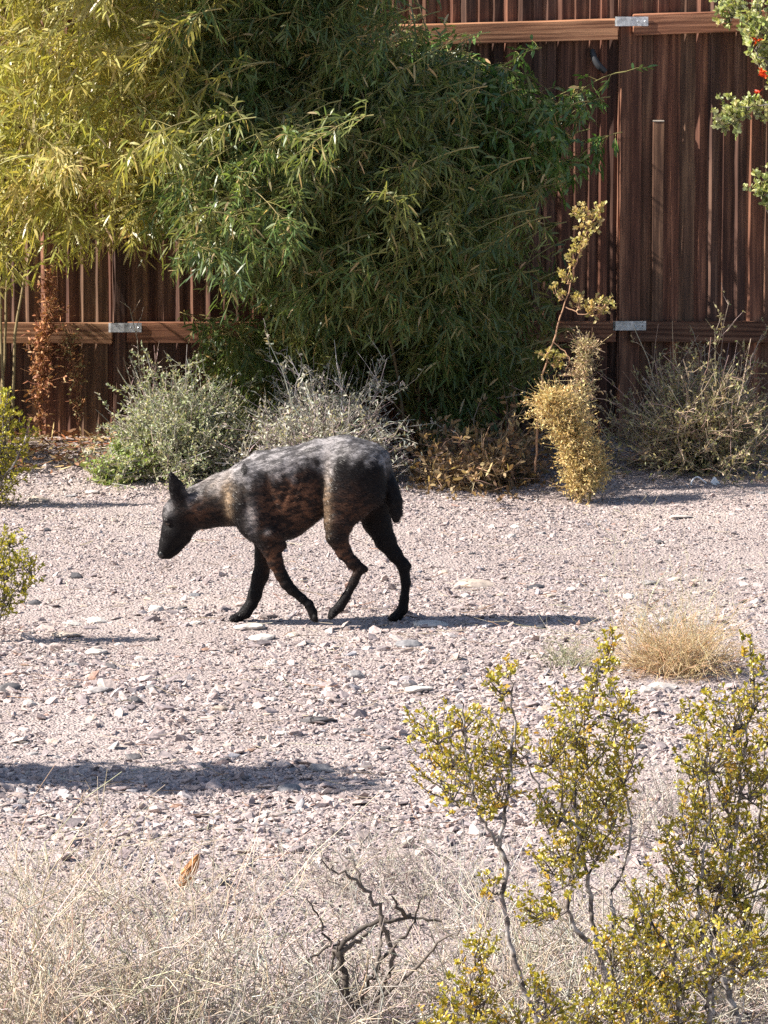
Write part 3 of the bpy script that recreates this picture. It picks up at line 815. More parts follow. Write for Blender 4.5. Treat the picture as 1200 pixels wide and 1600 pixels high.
shrub('creosote_bush', 'creosote bush with two dark crooked stems and full olive crown beside the bare forked one', None, P(965, 1690, yb) * [1, 1, 0],
      [([(1000, 1720), (970, 1590), (945, 1520), (930, 1470), (925, 1420), (918, 1370), (905, 1300), (900, 1200), (915, 1100), (940, 1030)], yb, yb, (0.012, 0.002)),
       ([(935, 1480), (905, 1460), (888, 1420), (893, 1380), (905, 1330), (900, 1290), (860, 1270), (835, 1215), (815, 1170)], yb, yb - 0.1, (0.008, 0.002)),
       ([(938, 1490), (960, 1440), (955, 1400), (975, 1360), (985, 1290), (975, 1200), (985, 1090)], yb, yb + 0.12, (0.007, 0.002)),
       ([(918, 1370), (950, 1300), (965, 1250)], yb, yb + .1, (0.004, 0.002))],
      [(900, 1110, 38, yb), (925, 1070, 30, yb), (950, 1030, 24, yb), (957, 1000, 14, yb), (960, 1095, 30, yb + .1), (880, 1150, 36, yb - .1), (925, 1160, 38, yb), (975, 1140, 28, yb + .1),
       (885, 1200, 40, yb), (935, 1215, 42, yb + .1), (975, 1200, 30, yb), (870, 1255, 38, yb - .1), (915, 1270, 44, yb), (960, 1260, 34, yb + .1), (890, 1310, 34, yb), (935, 1310, 30, yb), (880, 1360, 28, yb - .1), (850, 1340, 24, yb),
       (830, 1410, 30, yb), (860, 1420, 20, yb - .1)], 42, CRE, CW, seeds=0.16)
yc = -6.0
shrub('creosote_bush', 'tall bushy creosote with olive leaves filling the corner beneath the straw coloured bush', None, P(1150, 1650, yc) * [1, 1, 0],
      [([(1160, 1700), (1155, 1600), (1130, 1530), (1110, 1480), (1125, 1400), (1150, 1300), (1160, 1200), (1175, 1100), (1172, 1000)], yc, yc, (0.012, 0.002)),
       ([(1130, 1700), (1110, 1560), (1105, 1500), (1090, 1420), (1100, 1330), (1110, 1250), (1090, 1150)], yc, yc - .1, (0.01, 0.002)),
       ([(1140, 1560), (1150, 1480), (1180, 1400), (1190, 1250), (1200, 1120)], yc, yc + .15, (0.008, 0.002)),
       ([(1110, 1560), (1060, 1500), (1020, 1440), (1000, 1390)], yc, yc - .2, (0.007, 0.002))],
      [(1172, 1005, 13, yc), (1170, 1045, 20, yc), (1180, 1085, 28, yc), (1135, 1110, 32, yc), (1090, 1120, 26, yc), (1200, 1130, 34, yc + .1), (1160, 1150, 38, yc), (1110, 1170, 38, yc - .1), (1075, 1190, 22, yc),
       (1180, 1210, 40, yc), (1130, 1230, 42, yc), (1085, 1240, 30, yc), (1070, 1300, 30, yc - .1), (1120, 1290, 42, yc), (1180, 1290, 42, yc + .1), (1040, 1310, 20, yc), (1100, 1350, 44, yc), (1160, 1360, 44, yc), (1050, 1370, 34, yc - .1),
       (1000, 1400, 34, yc - .1), (1060, 1430, 44, yc), (1120, 1420, 44, yc), (1180, 1440, 40, yc), (1010, 1460, 44, yc - .2), (1230, 1300, 60, yc + .1), (1240, 1450, 60, yc)], 43, CRE, CW, seeds=0.16)
yd = -6.75
shrub('creosote_bush', 'dense low creosote mound with olive and orange leaves around dark stems', None, P(990, 1700, yd) * [1, 1, 0],
      [([(1000, 1760), (985, 1640), (960, 1540), (950, 1480)], yd, yd, (0.01, 0.003)), ([(1040, 1760), (1050, 1640), (1060, 1540), (1040, 1460)], yd, yd, (0.01, 0.003)),
       ([(1120, 1760), (1112, 1640), (1105, 1560), (1125, 1500)], yd, yd, (0.013, 0.004)), ([(930, 1760), (925, 1650), (918, 1580), (925, 1510)], yd, yd, (0.01, 0.004))],
      [(960, 1470, 38, yd), (1010, 1510, 46, yd), (960, 1540, 44, yd - .1), (1060, 1500, 44, yd), (1060, 1560, 46, yd), (1010, 1580, 46, yd - .1), (1120, 1490, 40, yd), (930, 1580, 38, yd - .1), (1150, 1470, 36, yd), (890, 1600, 30, yd),
       (1180, 1500, 34, yd), (1000, 1640, 46, yd)], 44, CRE, CW, seeds=0.2)
ye = -6.9
shrub('creosote_bush', 'small creosote seedling with orange tinged leaves beneath the bare forked stem', None, P(740, 1700, ye) * [1, 1, 0],
      [([(742, 1760), (738, 1640), (735, 1560), (748, 1480)], ye, ye, (0.006, 0.002)), ([(740, 1680), (720, 1620), (705, 1560)], ye, ye, (0.005, 0.002)), ([(745, 1700), (790, 1640), (840, 1560)], ye, ye, (0.005, 0.002))],
      [(750, 1480, 24, ye), (738, 1515, 30, ye), (725, 1555, 34, ye), (760, 1560, 30, ye), (775, 1590, 24, ye), (690, 1600, 30, ye), (650, 1610, 24, ye), (840, 1540, 24, ye), (860, 1570, 26, ye), (820, 1590, 22, ye)], 45, CRE, CW, seeds=0.14)
# creosotes at the frame's other side, standing on the gravel near the dog
g0 = G(-25, 800)
YLC = [(0.4, 0.37, 0.045), (0.5, 0.44, 0.07), (0.3, 0.3, 0.04)]
shrub('creosote_bush', 'bright yellow green creosote bush standing before the reddish dry vine', None, g0,
      [([(-25, 800), (-15, 740), (2, 680), (12, 612)], g0[1], g0[1], (0.009, 0.002)), ([(-25, 800), (0, 760), (28, 710), (46, 665)], g0[1], g0[1] - .1, (0.007, 0.002)), ([(-25, 800), (-60, 720), (-80, 640)], g0[1], g0[1], (0.009, 0.002))],
      [(10, 618, 13, g0[1]), (3, 645, 19, g0[1]), (18, 662, 15, g0[1]), (46, 670, 11, g0[1]), (38, 695, 14, g0[1]), (5, 690, 26, g0[1]), (25, 725, 20, g0[1]), (0, 740, 28, g0[1]), (-5, 775, 26, g0[1]), (-50, 660, 40, g0[1]), (-60, 740, 50, g0[1])], 46, YLC, (2, 2, 1), leaf=(0.013, 0.0065), per_r=17, fat=1.4)
g1 = G(-12, 1000)
shrub('creosote_bush', 'straggly yellow green creosote bush on open gravel facing the dog', None, g1,
      [([(-12, 1000), (2, 950), (8, 900), (15, 850)], g1[1], g1[1], (0.007, 0.002)), ([(-12, 1000), (-15, 930), (-30, 860)], g1[1], g1[1], (0.008, 0.002)), ([(-2, 970), (22, 930), (48, 895)], g1[1], g1[1], (0.004, 0.002))],
      [(15, 838, 17, g1[1]), (-5, 850, 24, g1[1]), (35, 868, 17, g1[1]), (12, 880, 24, g1[1]), (52, 888, 14, g1[1]), (5, 915, 24, g1[1]), (35, 910, 15, g1[1]), (-10, 945, 22, g1[1]), (20, 945, 12, g1[1]), (-40, 880, 40, g1[1])], 47, YLC, (1.5, 2, 2), leaf=(0.013, 0.0065), per_r=14, fat=1.4)
# dense shrub beside the frame whose shadow lies across the gravel
gs_ = np.array([-2.9, -2.95, 0.0]); gs_[2] = float(hgt(gs_[0], gs_[1]))
def w2p(X, Y, Z):
    d = np.array([X, Y, Z]) - CAM
    f = d @ _f
    return 600 + FPX * d[0] / f, 800 - FPX * (d @ _u) / f
def off_shrub():
    rng = np.random.default_rng(48)
    cl = []
    for i in range(46):
        z = rng.uniform(0.75, 2.15); wx = 0.5 * math.sin(math.pi * (z - 0.5) / 1.8) + 0.12
        a = rng.uniform(-1, 1); x = gs_[0] + a * wx; y = gs_[1] + rng.uniform(-1, 1) * 0.08 + 0.09 * math.sin(z * 5.0)
        px, py = w2p(x, y, z)
        cl.append((px, py, 62, y))
    def s(*pp): return [w2p(*q) for q in pp]
    b = gs_
    shrub('creosote_bush', 'large creosote bush throwing the long shadow across the gravel', None, b,
          [(s((b[0], b[1], b[2]), (b[0] + .05, b[1], .5), (b[0] - .1, b[1], 1.1), (b[0], b[1], 1.9)), b[1], b[1], (0.025, 0.004)), (s((b[0], b[1], b[2]), (b[0] + .2, b[1], .5), (b[0] + .35, b[1], 1.1), (b[0] + .3, b[1], 1.7)), b[1], b[1], (0.02, 0.004)),
           (s((b[0], b[1], b[2]), (b[0] - .2, b[1], .5), (b[0] - .4, b[1], 1.1)), b[1], b[1], (0.02, 0.004))],
          cl, 48, CRE, CW, leaf=(0.03, 0.017), per_r=4)
off_shrub()
# flowering shrub that reaches into the frame over the fence's far end
yf = FY - 0.32
gh = np.array([float(P(1330, 690, yf)[0]), yf, 0.0])
FLW = [(0.4, 0.43, 0.15), (0.52, 0.52, 0.28), (0.26, 0.32, 0.1), (0.6, 0.58, 0.4)]
shrub('flowering_shrub', 'pale leaved shrub with red flowers hanging across the fence', None, gh,
      [([(1330, 690), (1320, 500), (1290, 300), (1250, 180), (1200, 60), (1150, 0)], yf, yf, (0.012, 0.003)), ([(1290, 300), (1240, 200), (1200, 165), (1150, 170)], yf, yf - .05, (0.006, 0.002)), ([(1310, 420), (1250, 320), (1195, 285)], yf, yf, (0.006, 0.002)),
       ([(1250, 180), (1215, 110), (1185, 90)], yf, yf - .1, (0.004, 0.002))],
      [(1135, 12, 20, yf + .1), (1160, 10, 20, yf + .05), (1185, 25, 24, yf), (1180, 55, 18, yf - .05), (1198, 70, 20, yf), (1192, 95, 15, yf), (1125, 190, 13, yf), (1140, 172, 18, yf), (1160, 165, 15, yf), (1150, 185, 15, yf - .05), (1185, 168, 15, yf), (1190, 285, 18, yf), (1205, 300, 18, yf),
       (1240, 40, 50, yf), (1260, 150, 50, yf), (1260, 300, 50, yf)], 49, FLW, (2, 2, 2, 1), leaf=(0.022, 0.014), per_r=15, cat='shrub', mat='gloss_leaf', flowers=[(1190, 112, yf - .1), (1194, 120, yf - .1), (1186, 145, yf - .1), (1182, 62, yf - .08)])

# ---- twiggy mounds
def mound(name, label, cx, base_py, wpx, hpx, seed, twig_cols, leaf_cols, leaf_w=None, n=260, leaf=(0.012, 0.006), nleaf=5000, lean=(0, 0), flat=1.0, rad=0.0018, kids=5, wander=0.14, cat='bush', mat='small_leaf', depth=None, top_spikes=0, shape=0.5):
    rng = np.random.default_rng(seed)
    base = G(cx, base_py); sc = 9000 / np.linalg.norm(base - CAM)
    rx, rz = 0.5 * wpx / sc, hpx / sc; ry = rx * 0.8 if depth is None else depth
    base[1] = min(base[1], FY - ry * 0.9 - 0.1)
    base[2] = float(hgt(base[0], base[1]))
    root = empty(name, base, label, cat)
    # main twigs from the root crown to the mound's shell
    th = rng.uniform(0, 2 * np.pi, n); el = np.arcsin(rng.random(n) ** shape * 0.97 + 0.02)
    f = rng.uniform(0.55, 1.0, n)
    end = np.stack([np.cos(th) * np.cos(el) * rx, np.sin(th) * np.cos(el) * ry, np.sin(el) * rz], 1) * f[:, None]
    end = end * (1 + 0.16 * np.sin(th * 3 + seed)[:, None]) + np.array([lean[0], 0, 0]) / sc * (end[:, 2:3] / rz)
    st = np.stack([rng.normal(0, rx * 0.12, n), rng.normal(0, ry * 0.12, n), np.zeros(n)], 1) + base
    d = end + base - st; L = np.linalg.norm(d, axis=1)
    A = grow(rng, st, d, L, 6, wander, (0, 0, -0.05))
    A[..., 2] = np.maximum(A[..., 2], base[2] - 0.01)
    gt, gl = Geo(), Geo()
    tubes(gt, A, np.ones((n, 1)) * np.linspace(rad * 1.6, rad * 0.6, 6)[None], mixcol(rng, n, twig_cols, None, 0.2), 3)
    m = n * kids; bi = rng.integers(0, n, m); tt = rng.uniform(0.3, 1.0, m)
    p, tan = at_t(A, bi, tt)
    Bd = unit(tan * 0.6 + spread(rng, m) * 0.9 + [0, 0, 0.25])
    BL = rng.uniform(0.12, 0.32, m) * (rx + rz) * 0.5
    B = grow(rng, p, Bd, BL, 4, wander * 1.4, (0, 0, 0))
    B[..., 2] = np.maximum(B[..., 2], base[2] + 0.004); B[..., 1] = np.minimum(B[..., 1], FY - 0.075)
    tubes(gt, B, np.ones((m, 1)) * np.linspace(rad * 0.7, rad * 0.4, 4)[None], mixcol(rng, m, twig_cols, None, 0.2), 3)
    if nleaf:
        bi = rng.integers(0, m, nleaf); p, tan = at_t(B, bi, rng.random(nleaf))
        ld = unit(tan * 0.4 + spread(rng, nleaf) + [0, 0, 0.3])
        blades(gl, p, ld, leaf[0] * rng.uniform(0.7, 1.4, nleaf), leaf[1] * rng.uniform(0.7, 1.3, nleaf), mixcol(rng, nleaf, leaf_cols, leaf_w), rng, 0.1)
        gl.build('foliage', M[mat], root, 'stuff')
    gt.build('twig_mass', M['twig'], root, 'stuff')
    return root
GRY = [(0.3, 0.27, 0.23), (0.22, 0.19, 0.16), (0.4, 0.37, 0.32)]
mound('desert_bush', 'rounded grey green bush with pale leaves at the foot of the fence', 280, 745, 280, 165, 51, GRY, [(0.33, 0.36, 0.2), (0.42, 0.43, 0.3), (0.24, 0.28, 0.15), (0.45, 0.42, 0.33)], None, 460, (0.014, 0.0065), 30000, depth=0.55, rad=0.0022)
mound('desert_bush', 'low bright green weed at the edge of the grey green bush', 190, 758, 130, 60, 52, GRY, [(0.22, 0.3, 0.07), (0.3, 0.36, 0.12), (0.36, 0.36, 0.2)], None, 110, (0.02, 0.008), 2400, depth=0.14)
mound('desert_bush', 'dark leafless tangle of grey twigs behind the dog', 505, 752, 300, 158, 53, [(0.36, 0.32, 0.3), (0.45, 0.41, 0.38), (0.26, 0.22, 0.2)], [(0.38, 0.37, 0.3), (0.28, 0.26, 0.22), (0.46, 0.45, 0.39)], None, 480, (0.018, 0.007), 15000, depth=0.7, rad=0.0022, wander=0.22)
mound('desert_bush', 'bare thorny twigs rising beside the lower rail bracket', 232, 700, 150, 190, 54, [(0.3, 0.22, 0.18), (0.36, 0.28, 0.24)], [(0.3, 0.3, 0.2)], None, 24, (0.01, 0.005), 160, depth=0.12, rad=0.0028, kids=4, wander=0.1, shape=0.3)
mound('desert_bush', 'wide brown grey bush with yellowish tips piled against the fence', 1095, 738, 320, 172, 55, [(0.4, 0.3, 0.23), (0.3, 0.22, 0.17), (0.48, 0.39, 0.3)], [(0.42, 0.34, 0.2), (0.32, 0.25, 0.16), (0.48, 0.44, 0.22), (0.24, 0.24, 0.11)], None, 420, (0.016, 0.007), 19000, depth=0.48, rad=0.002, wander=0.2, kids=7)
mound('desert_bush', 'dark green weed tucked under the wide brown grey bush', 1080, 742, 110, 62, 56, [(0.12, 0.12, 0.06)], [(0.06, 0.1, 0.04), (0.09, 0.13, 0.05)], None, 80, (0.016, 0.009), 1800, depth=0.15)
mound('dead_brush', 'low dark mat of dead twigs between the bamboo foot and the golden bush', 745, 752, 270, 48, 57, [(0.2, 0.14, 0.1), (0.14, 0.1, 0.08), (0.3, 0.22, 0.15)], [(0.3, 0.19, 0.1), (0.2, 0.13, 0.08), (0.42, 0.3, 0.16)], None, 380, (0.03, 0.012), 6500, depth=0.55, rad=0.0024, wander=0.3, cat='brush')
mound('desert_bush', 'unseen leafy bush added past the bamboo canes to shade the fence foot', -330, 722, 420, 400, 58, GRY, [(0.2, 0.22, 0.09), (0.28, 0.28, 0.13)], None, 420, (0.03, 0.015), 20000, depth=0.7)  # out of view, put in to throw shade on the fence foot
# golden plume bush: narrow foot, leaning head
def plume(name, label, spine, widths, Y, seed, cols, tw, n=240, nleaf=7000, leaf=(0.011, 0.005), mat='straw', cat='bush'):
    rng = np.random.default_rng(seed)
    pts = np.array(stem_px(spine, Y)); sc = 9000 / np.linalg.norm(pts[0] - CAM); k = len(pts)
    base = pts[0].copy(); base[2] = float(hgt(base[0], base[1])); pts[0] = base
    root = empty(name, base, label, cat)
    w = np.array(widths, float) / sc * 0.5
    tube_obj('stem', pts, np.linspace(0.005, 0.0015, k), M['twig'], root, 6, tw[0], 0.004, rng)
    gt, gl = Geo(), Geo()
    # side twigs: rise from the spine out to the local width
    t = rng.uniform(0, 0.95, n) * (k - 1); i = np.minimum(t.astype(int), k - 2); u = (t - i)[:, None]
    st = pts[i] * (1 - u) + pts[i + 1] * u
    t2 = np.minimum(t + rng.uniform(0.12, 1.0, n), k - 1 - 1e-3); i2 = np.minimum(t2.astype(int), k - 2); u2 = (t2 - i2)[:, None]
    en = pts[i2] * (1 - u2) + pts[i2 + 1] * u2
    wl = (w[i2] * (1 - u2[:, 0]) + w[i2 + 1] * u2[:, 0])
    o = spread(rng, n) * [1, 0.9, 0.35]
    en = en + o * (wl * rng.random(n) ** 0.6 * np.where(rng.random(n) < 0.16, 1.45, 1.0))[:, None]
    d = en - st; L = np.linalg.norm(d, axis=1)
    A = grow(rng, st, d, L, 5, 0.1, (0, 0, 0)); A[..., 2] = np.maximum(A[..., 2], base[2])
    tubes(gt, A, np.ones((n, 1)) * np.linspace(0.0016, 0.0008, 5)[None], mixcol(rng, n, tw, None, 0.2), 3)
    m = n * 6; bi = rng.integers(0, n, m); p, tan = at_t(A, bi, rng.uniform(0.25, 1, m))
    B = grow(rng, p, unit(tan * 0.7 + spread(rng, m) * 0.8), rng.uniform(0.02, 0.08, m), 3, 0.25, (0, 0, 0)); B[..., 2] = np.maximum(B[..., 2], base[2] + 0.002)
    tubes(gt, B, np.ones((m, 1)) * np.array([[0.0009, 0.0007, 0.0005]]), mixcol(rng, m, tw, None, 0.2), 3)
    bi = rng.integers(0, m, nleaf); p, tan = at_t(B, bi, rng.random(nleaf))
    blades(gl, p, unit(tan * 0.5 + spread(rng, nleaf)), leaf[0] * rng.uniform(0.6, 1.4, nleaf), leaf[1] * rng.uniform(0.7, 1.3, nleaf), mixcol(rng, nleaf, cols), rng, 0.1)
    gl.build('foliage', M[mat], root, 'stuff'); gt.build('twig_mass', M['twig'], root, 'stuff')
    return root
GOLD = [(0.64, 0.47, 0.19), (0.72, 0.57, 0.28), (0.54, 0.37, 0.14), (0.6, 0.5, 0.23)]
GT = [(0.42, 0.3, 0.14), (0.5, 0.38, 0.2)]
yg = float(G(905, 780)[1])
plume('dry_bush', 'golden dry plume shaped bush with a narrow foot on the gravel edge', [(908, 780), (907, 738), (898, 690), (880, 650), (862, 620)], (54, 70, 76, 96, 84), yg, 61, GOLD, GT, 430, 15000, (0.011, 0.0042))
plume('dry_bush', 'small golden tuft leaning beside the golden plume bush', [(922, 776), (926, 745), (930, 715)], (36, 42, 26), yg + 0.05, 62, GOLD, GT, 90, 2200)
yh = FY - 1.5
plume('dry_bush', 'tall wispy tan stalk rising behind the golden plume bush', [(918, 738), (908, 660), (902, 612), (908, 575), (916, 540)], (16, 46, 54, 40, 22), yh, 63, [(0.52, 0.42, 0.25), (0.44, 0.33, 0.2), (0.4, 0.36, 0.17)], [(0.42, 0.3, 0.2), (0.46, 0.34, 0.22)], 150, 3200)
# long thin stalk with green sprigs in front of the fence
yk = FY - 1.45
gk = P(836, 738, yk); gk[2] = float(hgt(gk[0], yk))
shrub('thin_stalk', 'long thin dry stalk with small leafy sprigs leaning in front of the fence', None, gk,
      [([(836, 738), (840, 660), (846, 600), (862, 540), (884, 470), (900, 410), (915, 370), (922, 330)], yk, yk, (0.006, 0.0015)), ([(884, 480), (910, 490), (945, 478)], yk, yk - .05, (0.003, 0.001)), ([(865, 535), (890, 560), (880, 590)], yk, yk - .05, (0.003, 0.001))],
      [(885, 430, 10, yk), (895, 400, 10, yk), (908, 380, 12, yk), (918, 345, 15, yk), (935, 330, 12, yk), (905, 330, 10, yk), (930, 480, 14, yk), (950, 472, 10, yk), (905, 470, 10, yk), (872, 455, 9, yk), (868, 560, 12, yk), (852, 548, 10, yk)], 64,
      [(0.44, 0.38, 0.15), (0.55, 0.43, 0.22), (0.33, 0.32, 0.1)], (2, 2, 1), leaf=(0.017, 0.009), per_r=18, cat='stalk', bark=((0.45, 0.28, 0.17), (0.4, 0.24, 0.15)), stem_mat='twig')
# reddish dry vine
plume('dry_vine', 'reddish brown dry vine hanging down the fence under the yellow bamboo', [(66, 690), (62, 640), (64, 585), (66, 530), (72, 480), (78, 430)], (10, 14, 20, 30, 34, 16), FY - 0.16, 65, [(0.34, 0.15, 0.07), (0.42, 0.2, 0.09), (0.26, 0.11, 0.06), (0.45, 0.28, 0.14)], [(0.3, 0.14, 0.08)], 90, 1200, (0.02, 0.009), cat='vine')
plume('dry_vine', 'thin straggling brown vine stem beside the reddish dry vine', [(122, 690), (124, 640), (118, 600), (112, 560), (108, 520)], (8, 12, 26, 22, 14), FY - 0.13, 66, [(0.3, 0.25, 0.12), (0.34, 0.17, 0.08)], [(0.28, 0.14, 0.08)], 36, 320, (0.02, 0.008), cat='vine')
plume('dry_vine', 'yellowing climbing sprig low on the fence near the bamboo foot', [(762, 688), (758, 660), (768, 630), (772, 605)], (10, 24, 30, 16), FY - 0.2, 67, [(0.45, 0.36, 0.07), (0.36, 0.33, 0.08), (0.4, 0.2, 0.08)], [(0.3, 0.2, 0.1)], 26, 180, (0.02, 0.012), cat='vine')

# ---- straw
STRAW = [(0.52, 0.44, 0.34), (0.62, 0.54, 0.44), (0.42, 0.35, 0.27), (0.5, 0.44, 0.4)]
GREYS = [(0.5, 0.45, 0.41), (0.4, 0.35, 0.32), (0.58, 0.53, 0.48), (0.32, 0.27, 0.24)]
def straw_bush(name, label, base, n, L, spread_xy, seed, cols, lean=0.55, rad=0.0011, kids=3, kidL=(0.25, 0.6), wander=0.22, group=None, cat='bush', flat=0.0):
    rng = np.random.default_rng(seed)
    base = np.array(base, float); base[2] = float(hgt(base[0], base[1]))
    root = empty(name, base, label, cat, group)
    st = base + np.stack([rng.normal(0, spread_xy[0], n), rng.normal(0, spread_xy[1], n), np.zeros(n)], 1)
    st[:, 2] = hgt(st[:, 0], st[:, 1]) - 0.005
    out = (st - base) * [1, 1, 0]
    d = np.stack([rng.normal(0, lean, n), rng.normal(0, lean, n), np.ones(n) * (1 - flat)], 1) + out / max(spread_xy) * 0.35
    LL = rng.uniform(L[0], L[1], n)
    A = grow(rng, st, d, LL, 6, wander, (0, 0, -0.12)); A[..., 2] = np.maximum(A[..., 2], hgt(A[..., 0], A[..., 1]))
    g = Geo()
    tubes(g, A, np.ones((n, 1)) * np.linspace(rad * 1.3, rad * 0.6, 6)[None], mixcol(rng, n, cols, None, 0.15), 3)
    m = n * kids; bi = rng.integers(0, n, m); p, tan = at_t(A, bi, rng.uniform(0.25, 0.95, m))
    B = grow(rng, p, unit(tan * 0.75 + spread(rng, m) * 0.6), LL[bi] * rng.uniform(kidL[0], kidL[1], m), 5, wander * 1.3, (0, 0, -0.05)); B[..., 2] = np.maximum(B[..., 2], hgt(B[..., 0], B[..., 1]) + 0.002)
    tubes(g, B, np.ones((m, 1)) * np.linspace(rad * 0.8, rad * 0.4, 5)[None], mixcol(rng, m, cols, None, 0.15), 3)
    m2 = m; bi2 = rng.integers(0, m, m2); p, tan = at_t(B, bi2, rng.uniform(0.3, 0.95, m2))
    C = grow(rng, p, unit(tan * 0.6 + spread(rng, m2) * 0.7), rng.uniform(0.02, 0.06, m2), 3, wander, (0, 0, 0)); C[..., 2] = np.maximum(C[..., 2], hgt(C[..., 0], C[..., 1]) + 0.002)
    tubes(g, C, np.ones((m2, 1)) * np.array([[rad * 0.6, rad * 0.5, rad * 0.35]]), mixcol(rng, m2, cols, None, 0.15), 3)
    g.build('stalk_mass', M['straw'], root, 'stuff')
    return root
b1 = G(1062, 1058)
straw_bush('straw_bush', 'round straw coloured dry bush on the gravel behind the tall creosote', b1, 330, (0.1, 0.24), (0.05, 0.05), 71, [(0.62, 0.45, 0.26), (0.68, 0.55, 0.36), (0.52, 0.36, 0.2)], 0.75, 0.0011, 3)
straw_bush('straw_bush', 'wispy pale dry grass rising behind the round straw coloured bush', G(1030, 1040), 60, (0.2, 0.4), (0.07, 0.06), 72, [(0.62, 0.56, 0.42), (0.55, 0.5, 0.36)], 0.35, 0.0008, 3)
straw_bush('straw_bush', 'small grey green weed on the gravel beside the round straw bush', G(888, 1052), 40, (0.06, 0.12), (0.03, 0.03), 73, [(0.33, 0.33, 0.2), (0.4, 0.38, 0.26)], 0.6, 0.0012, 3)
near = [
    ('thick blond dry grass bush with tall straw stalks in the corner', (20, 1650), 130, (0.24, 0.52), (0.13, 0.15), STRAW, 0.34),
    ('blond dry grass bush beside the curled brown leaf', (170, 1640), 120, (0.22, 0.46), (0.13, 0.15), STRAW, 0.36),
    ('pinkish grey dry brush below the curled brown leaf', (330, 1650), 105, (0.18, 0.38), (0.12, 0.14), STRAW[:2] + GREYS[:3], 0.42),
    ('pale grey dry brush around the dead dark branches', (480, 1640), 80, (0.14, 0.32), (0.12, 0.14), GREYS, 0.48),
    ('low bleached dry brush between the dead branches and the forked creosote', (630, 1620), 80, (0.12, 0.28), (0.16, 0.17), GREYS[:3] + STRAW[:1], 0.6),
    ('short pale dry brush at the foot of the forked creosote stem', (790, 1650), 220, (0.14, 0.36), (0.15, 0.15), GREYS[:3] + STRAW[:2], 0.6),
    ('greyish dry brush showing between the creosote stems', (960, 1560), 240, (0.14, 0.34), (0.2, 0.2), GREYS[:3] + STRAW[:1], 0.6),
    ('grey dry brush beneath the tall bushy creosote', (1140, 1540), 260, (0.14, 0.36), (0.2, 0.2), GREYS[:3] + STRAW[:1], 0.6),
]
for i, (lab, (px, py), n, L, sp, cols, ln) in enumerate(near):
    straw_bush('dry_brush', lab, G(px, py), n, L, sp, 80 + i, cols, ln, 0.0019, 3)
second = [
    ('thin blond grass tuft at the edge of the gravel below the long shadow', (60, 1420), 45, (0.1, 0.26), (0.17, 0.2), STRAW),
    ('sparse blond grass tuft rising beside the curled brown leaf', (215, 1440), 70, (0.12, 0.3), (0.17, 0.2), STRAW),
    ('sparse grey tuft between the curled leaf and the dead branches', (400, 1450), 40, (0.1, 0.22), (0.17, 0.2), STRAW[:2] + GREYS[:2]),
    ('thin pale tuft above the dead dark branches', (560, 1400), 130, (0.08, 0.2), (0.16, 0.2), GREYS),
    ('thin bleached tuft behind the forked creosote stem', (690, 1430), 120, (0.08, 0.2), (0.14, 0.2), GREYS),
    ('grey dry tuft behind the crown of the two stemmed creosote', (1020, 1290), 120, (0.1, 0.26), (0.1, 0.16), GREYS),
]
for i, (lab, (px, py), n, L, sp, cols) in enumerate(second):
    straw_bush('dry_tuft', lab, G(px, py), n, L, sp, 95 + i, cols, 0.6, 0.0013, 2)
# dead dark branches
def dead_branches():
    rng = np.random.default_rng(101)
    b = G(560, 1640); y = b[1]
    root = empty('dead_shrub', b, 'dead shrub of dark crooked bare branches among the dry brush', 'shrub')
    dk = (0.09, 0.075, 0.065)
    for pts, r in (([(590, 1560), (612, 1500), (600, 1450), (585, 1410), (560, 1380), (530, 1360), (500, 1345)], (0.008, 0.002)), ([(565, 1385), (552, 1350), (535, 1335)], (0.004, 0.0012)),
                   ([(545, 1570), (540, 1520), (530, 1490), (555, 1460), (590, 1440), (640, 1436), (690, 1440)], (0.01, 0.003)), ([(540, 1520), (520, 1480), (500, 1440), (480, 1400)], (0.005, 0.0015)),
                   ([(560, 1575), (575, 1530), (605, 1490), (640, 1450), (660, 1400)], (0.007, 0.002)), ([(600, 1450), (590, 1500), (585, 1530)], (0.006, 0.004)), ([(530, 1490), (560, 1468), (590, 1445)], (0.008, 0.004)),
                   ([(640, 1436), (625, 1420), (612, 1400)], (0.007, 0.002)), ([(555, 1580), (530, 1540), (520, 1500), (530, 1470)], (0.007, 0.003)), ([(570, 1580), (630, 1530), (680, 1480), (720, 1450)], (0.006, 0.002)), ([(480, 1500), (520, 1475), (560, 1460)], (0.004, 0.002))):
        f_ = rng.uniform(0.7, 1.6)
        q = stem_px(pts, y, y + rng.uniform(-0.15, 0.15))
        tube_obj('branch', q, np.linspace(r[0], r[1], len(q)), M['twig'], root, 7, tuple(c * f_ for c in dk), 0.004, rng, 5)
dead_branches()

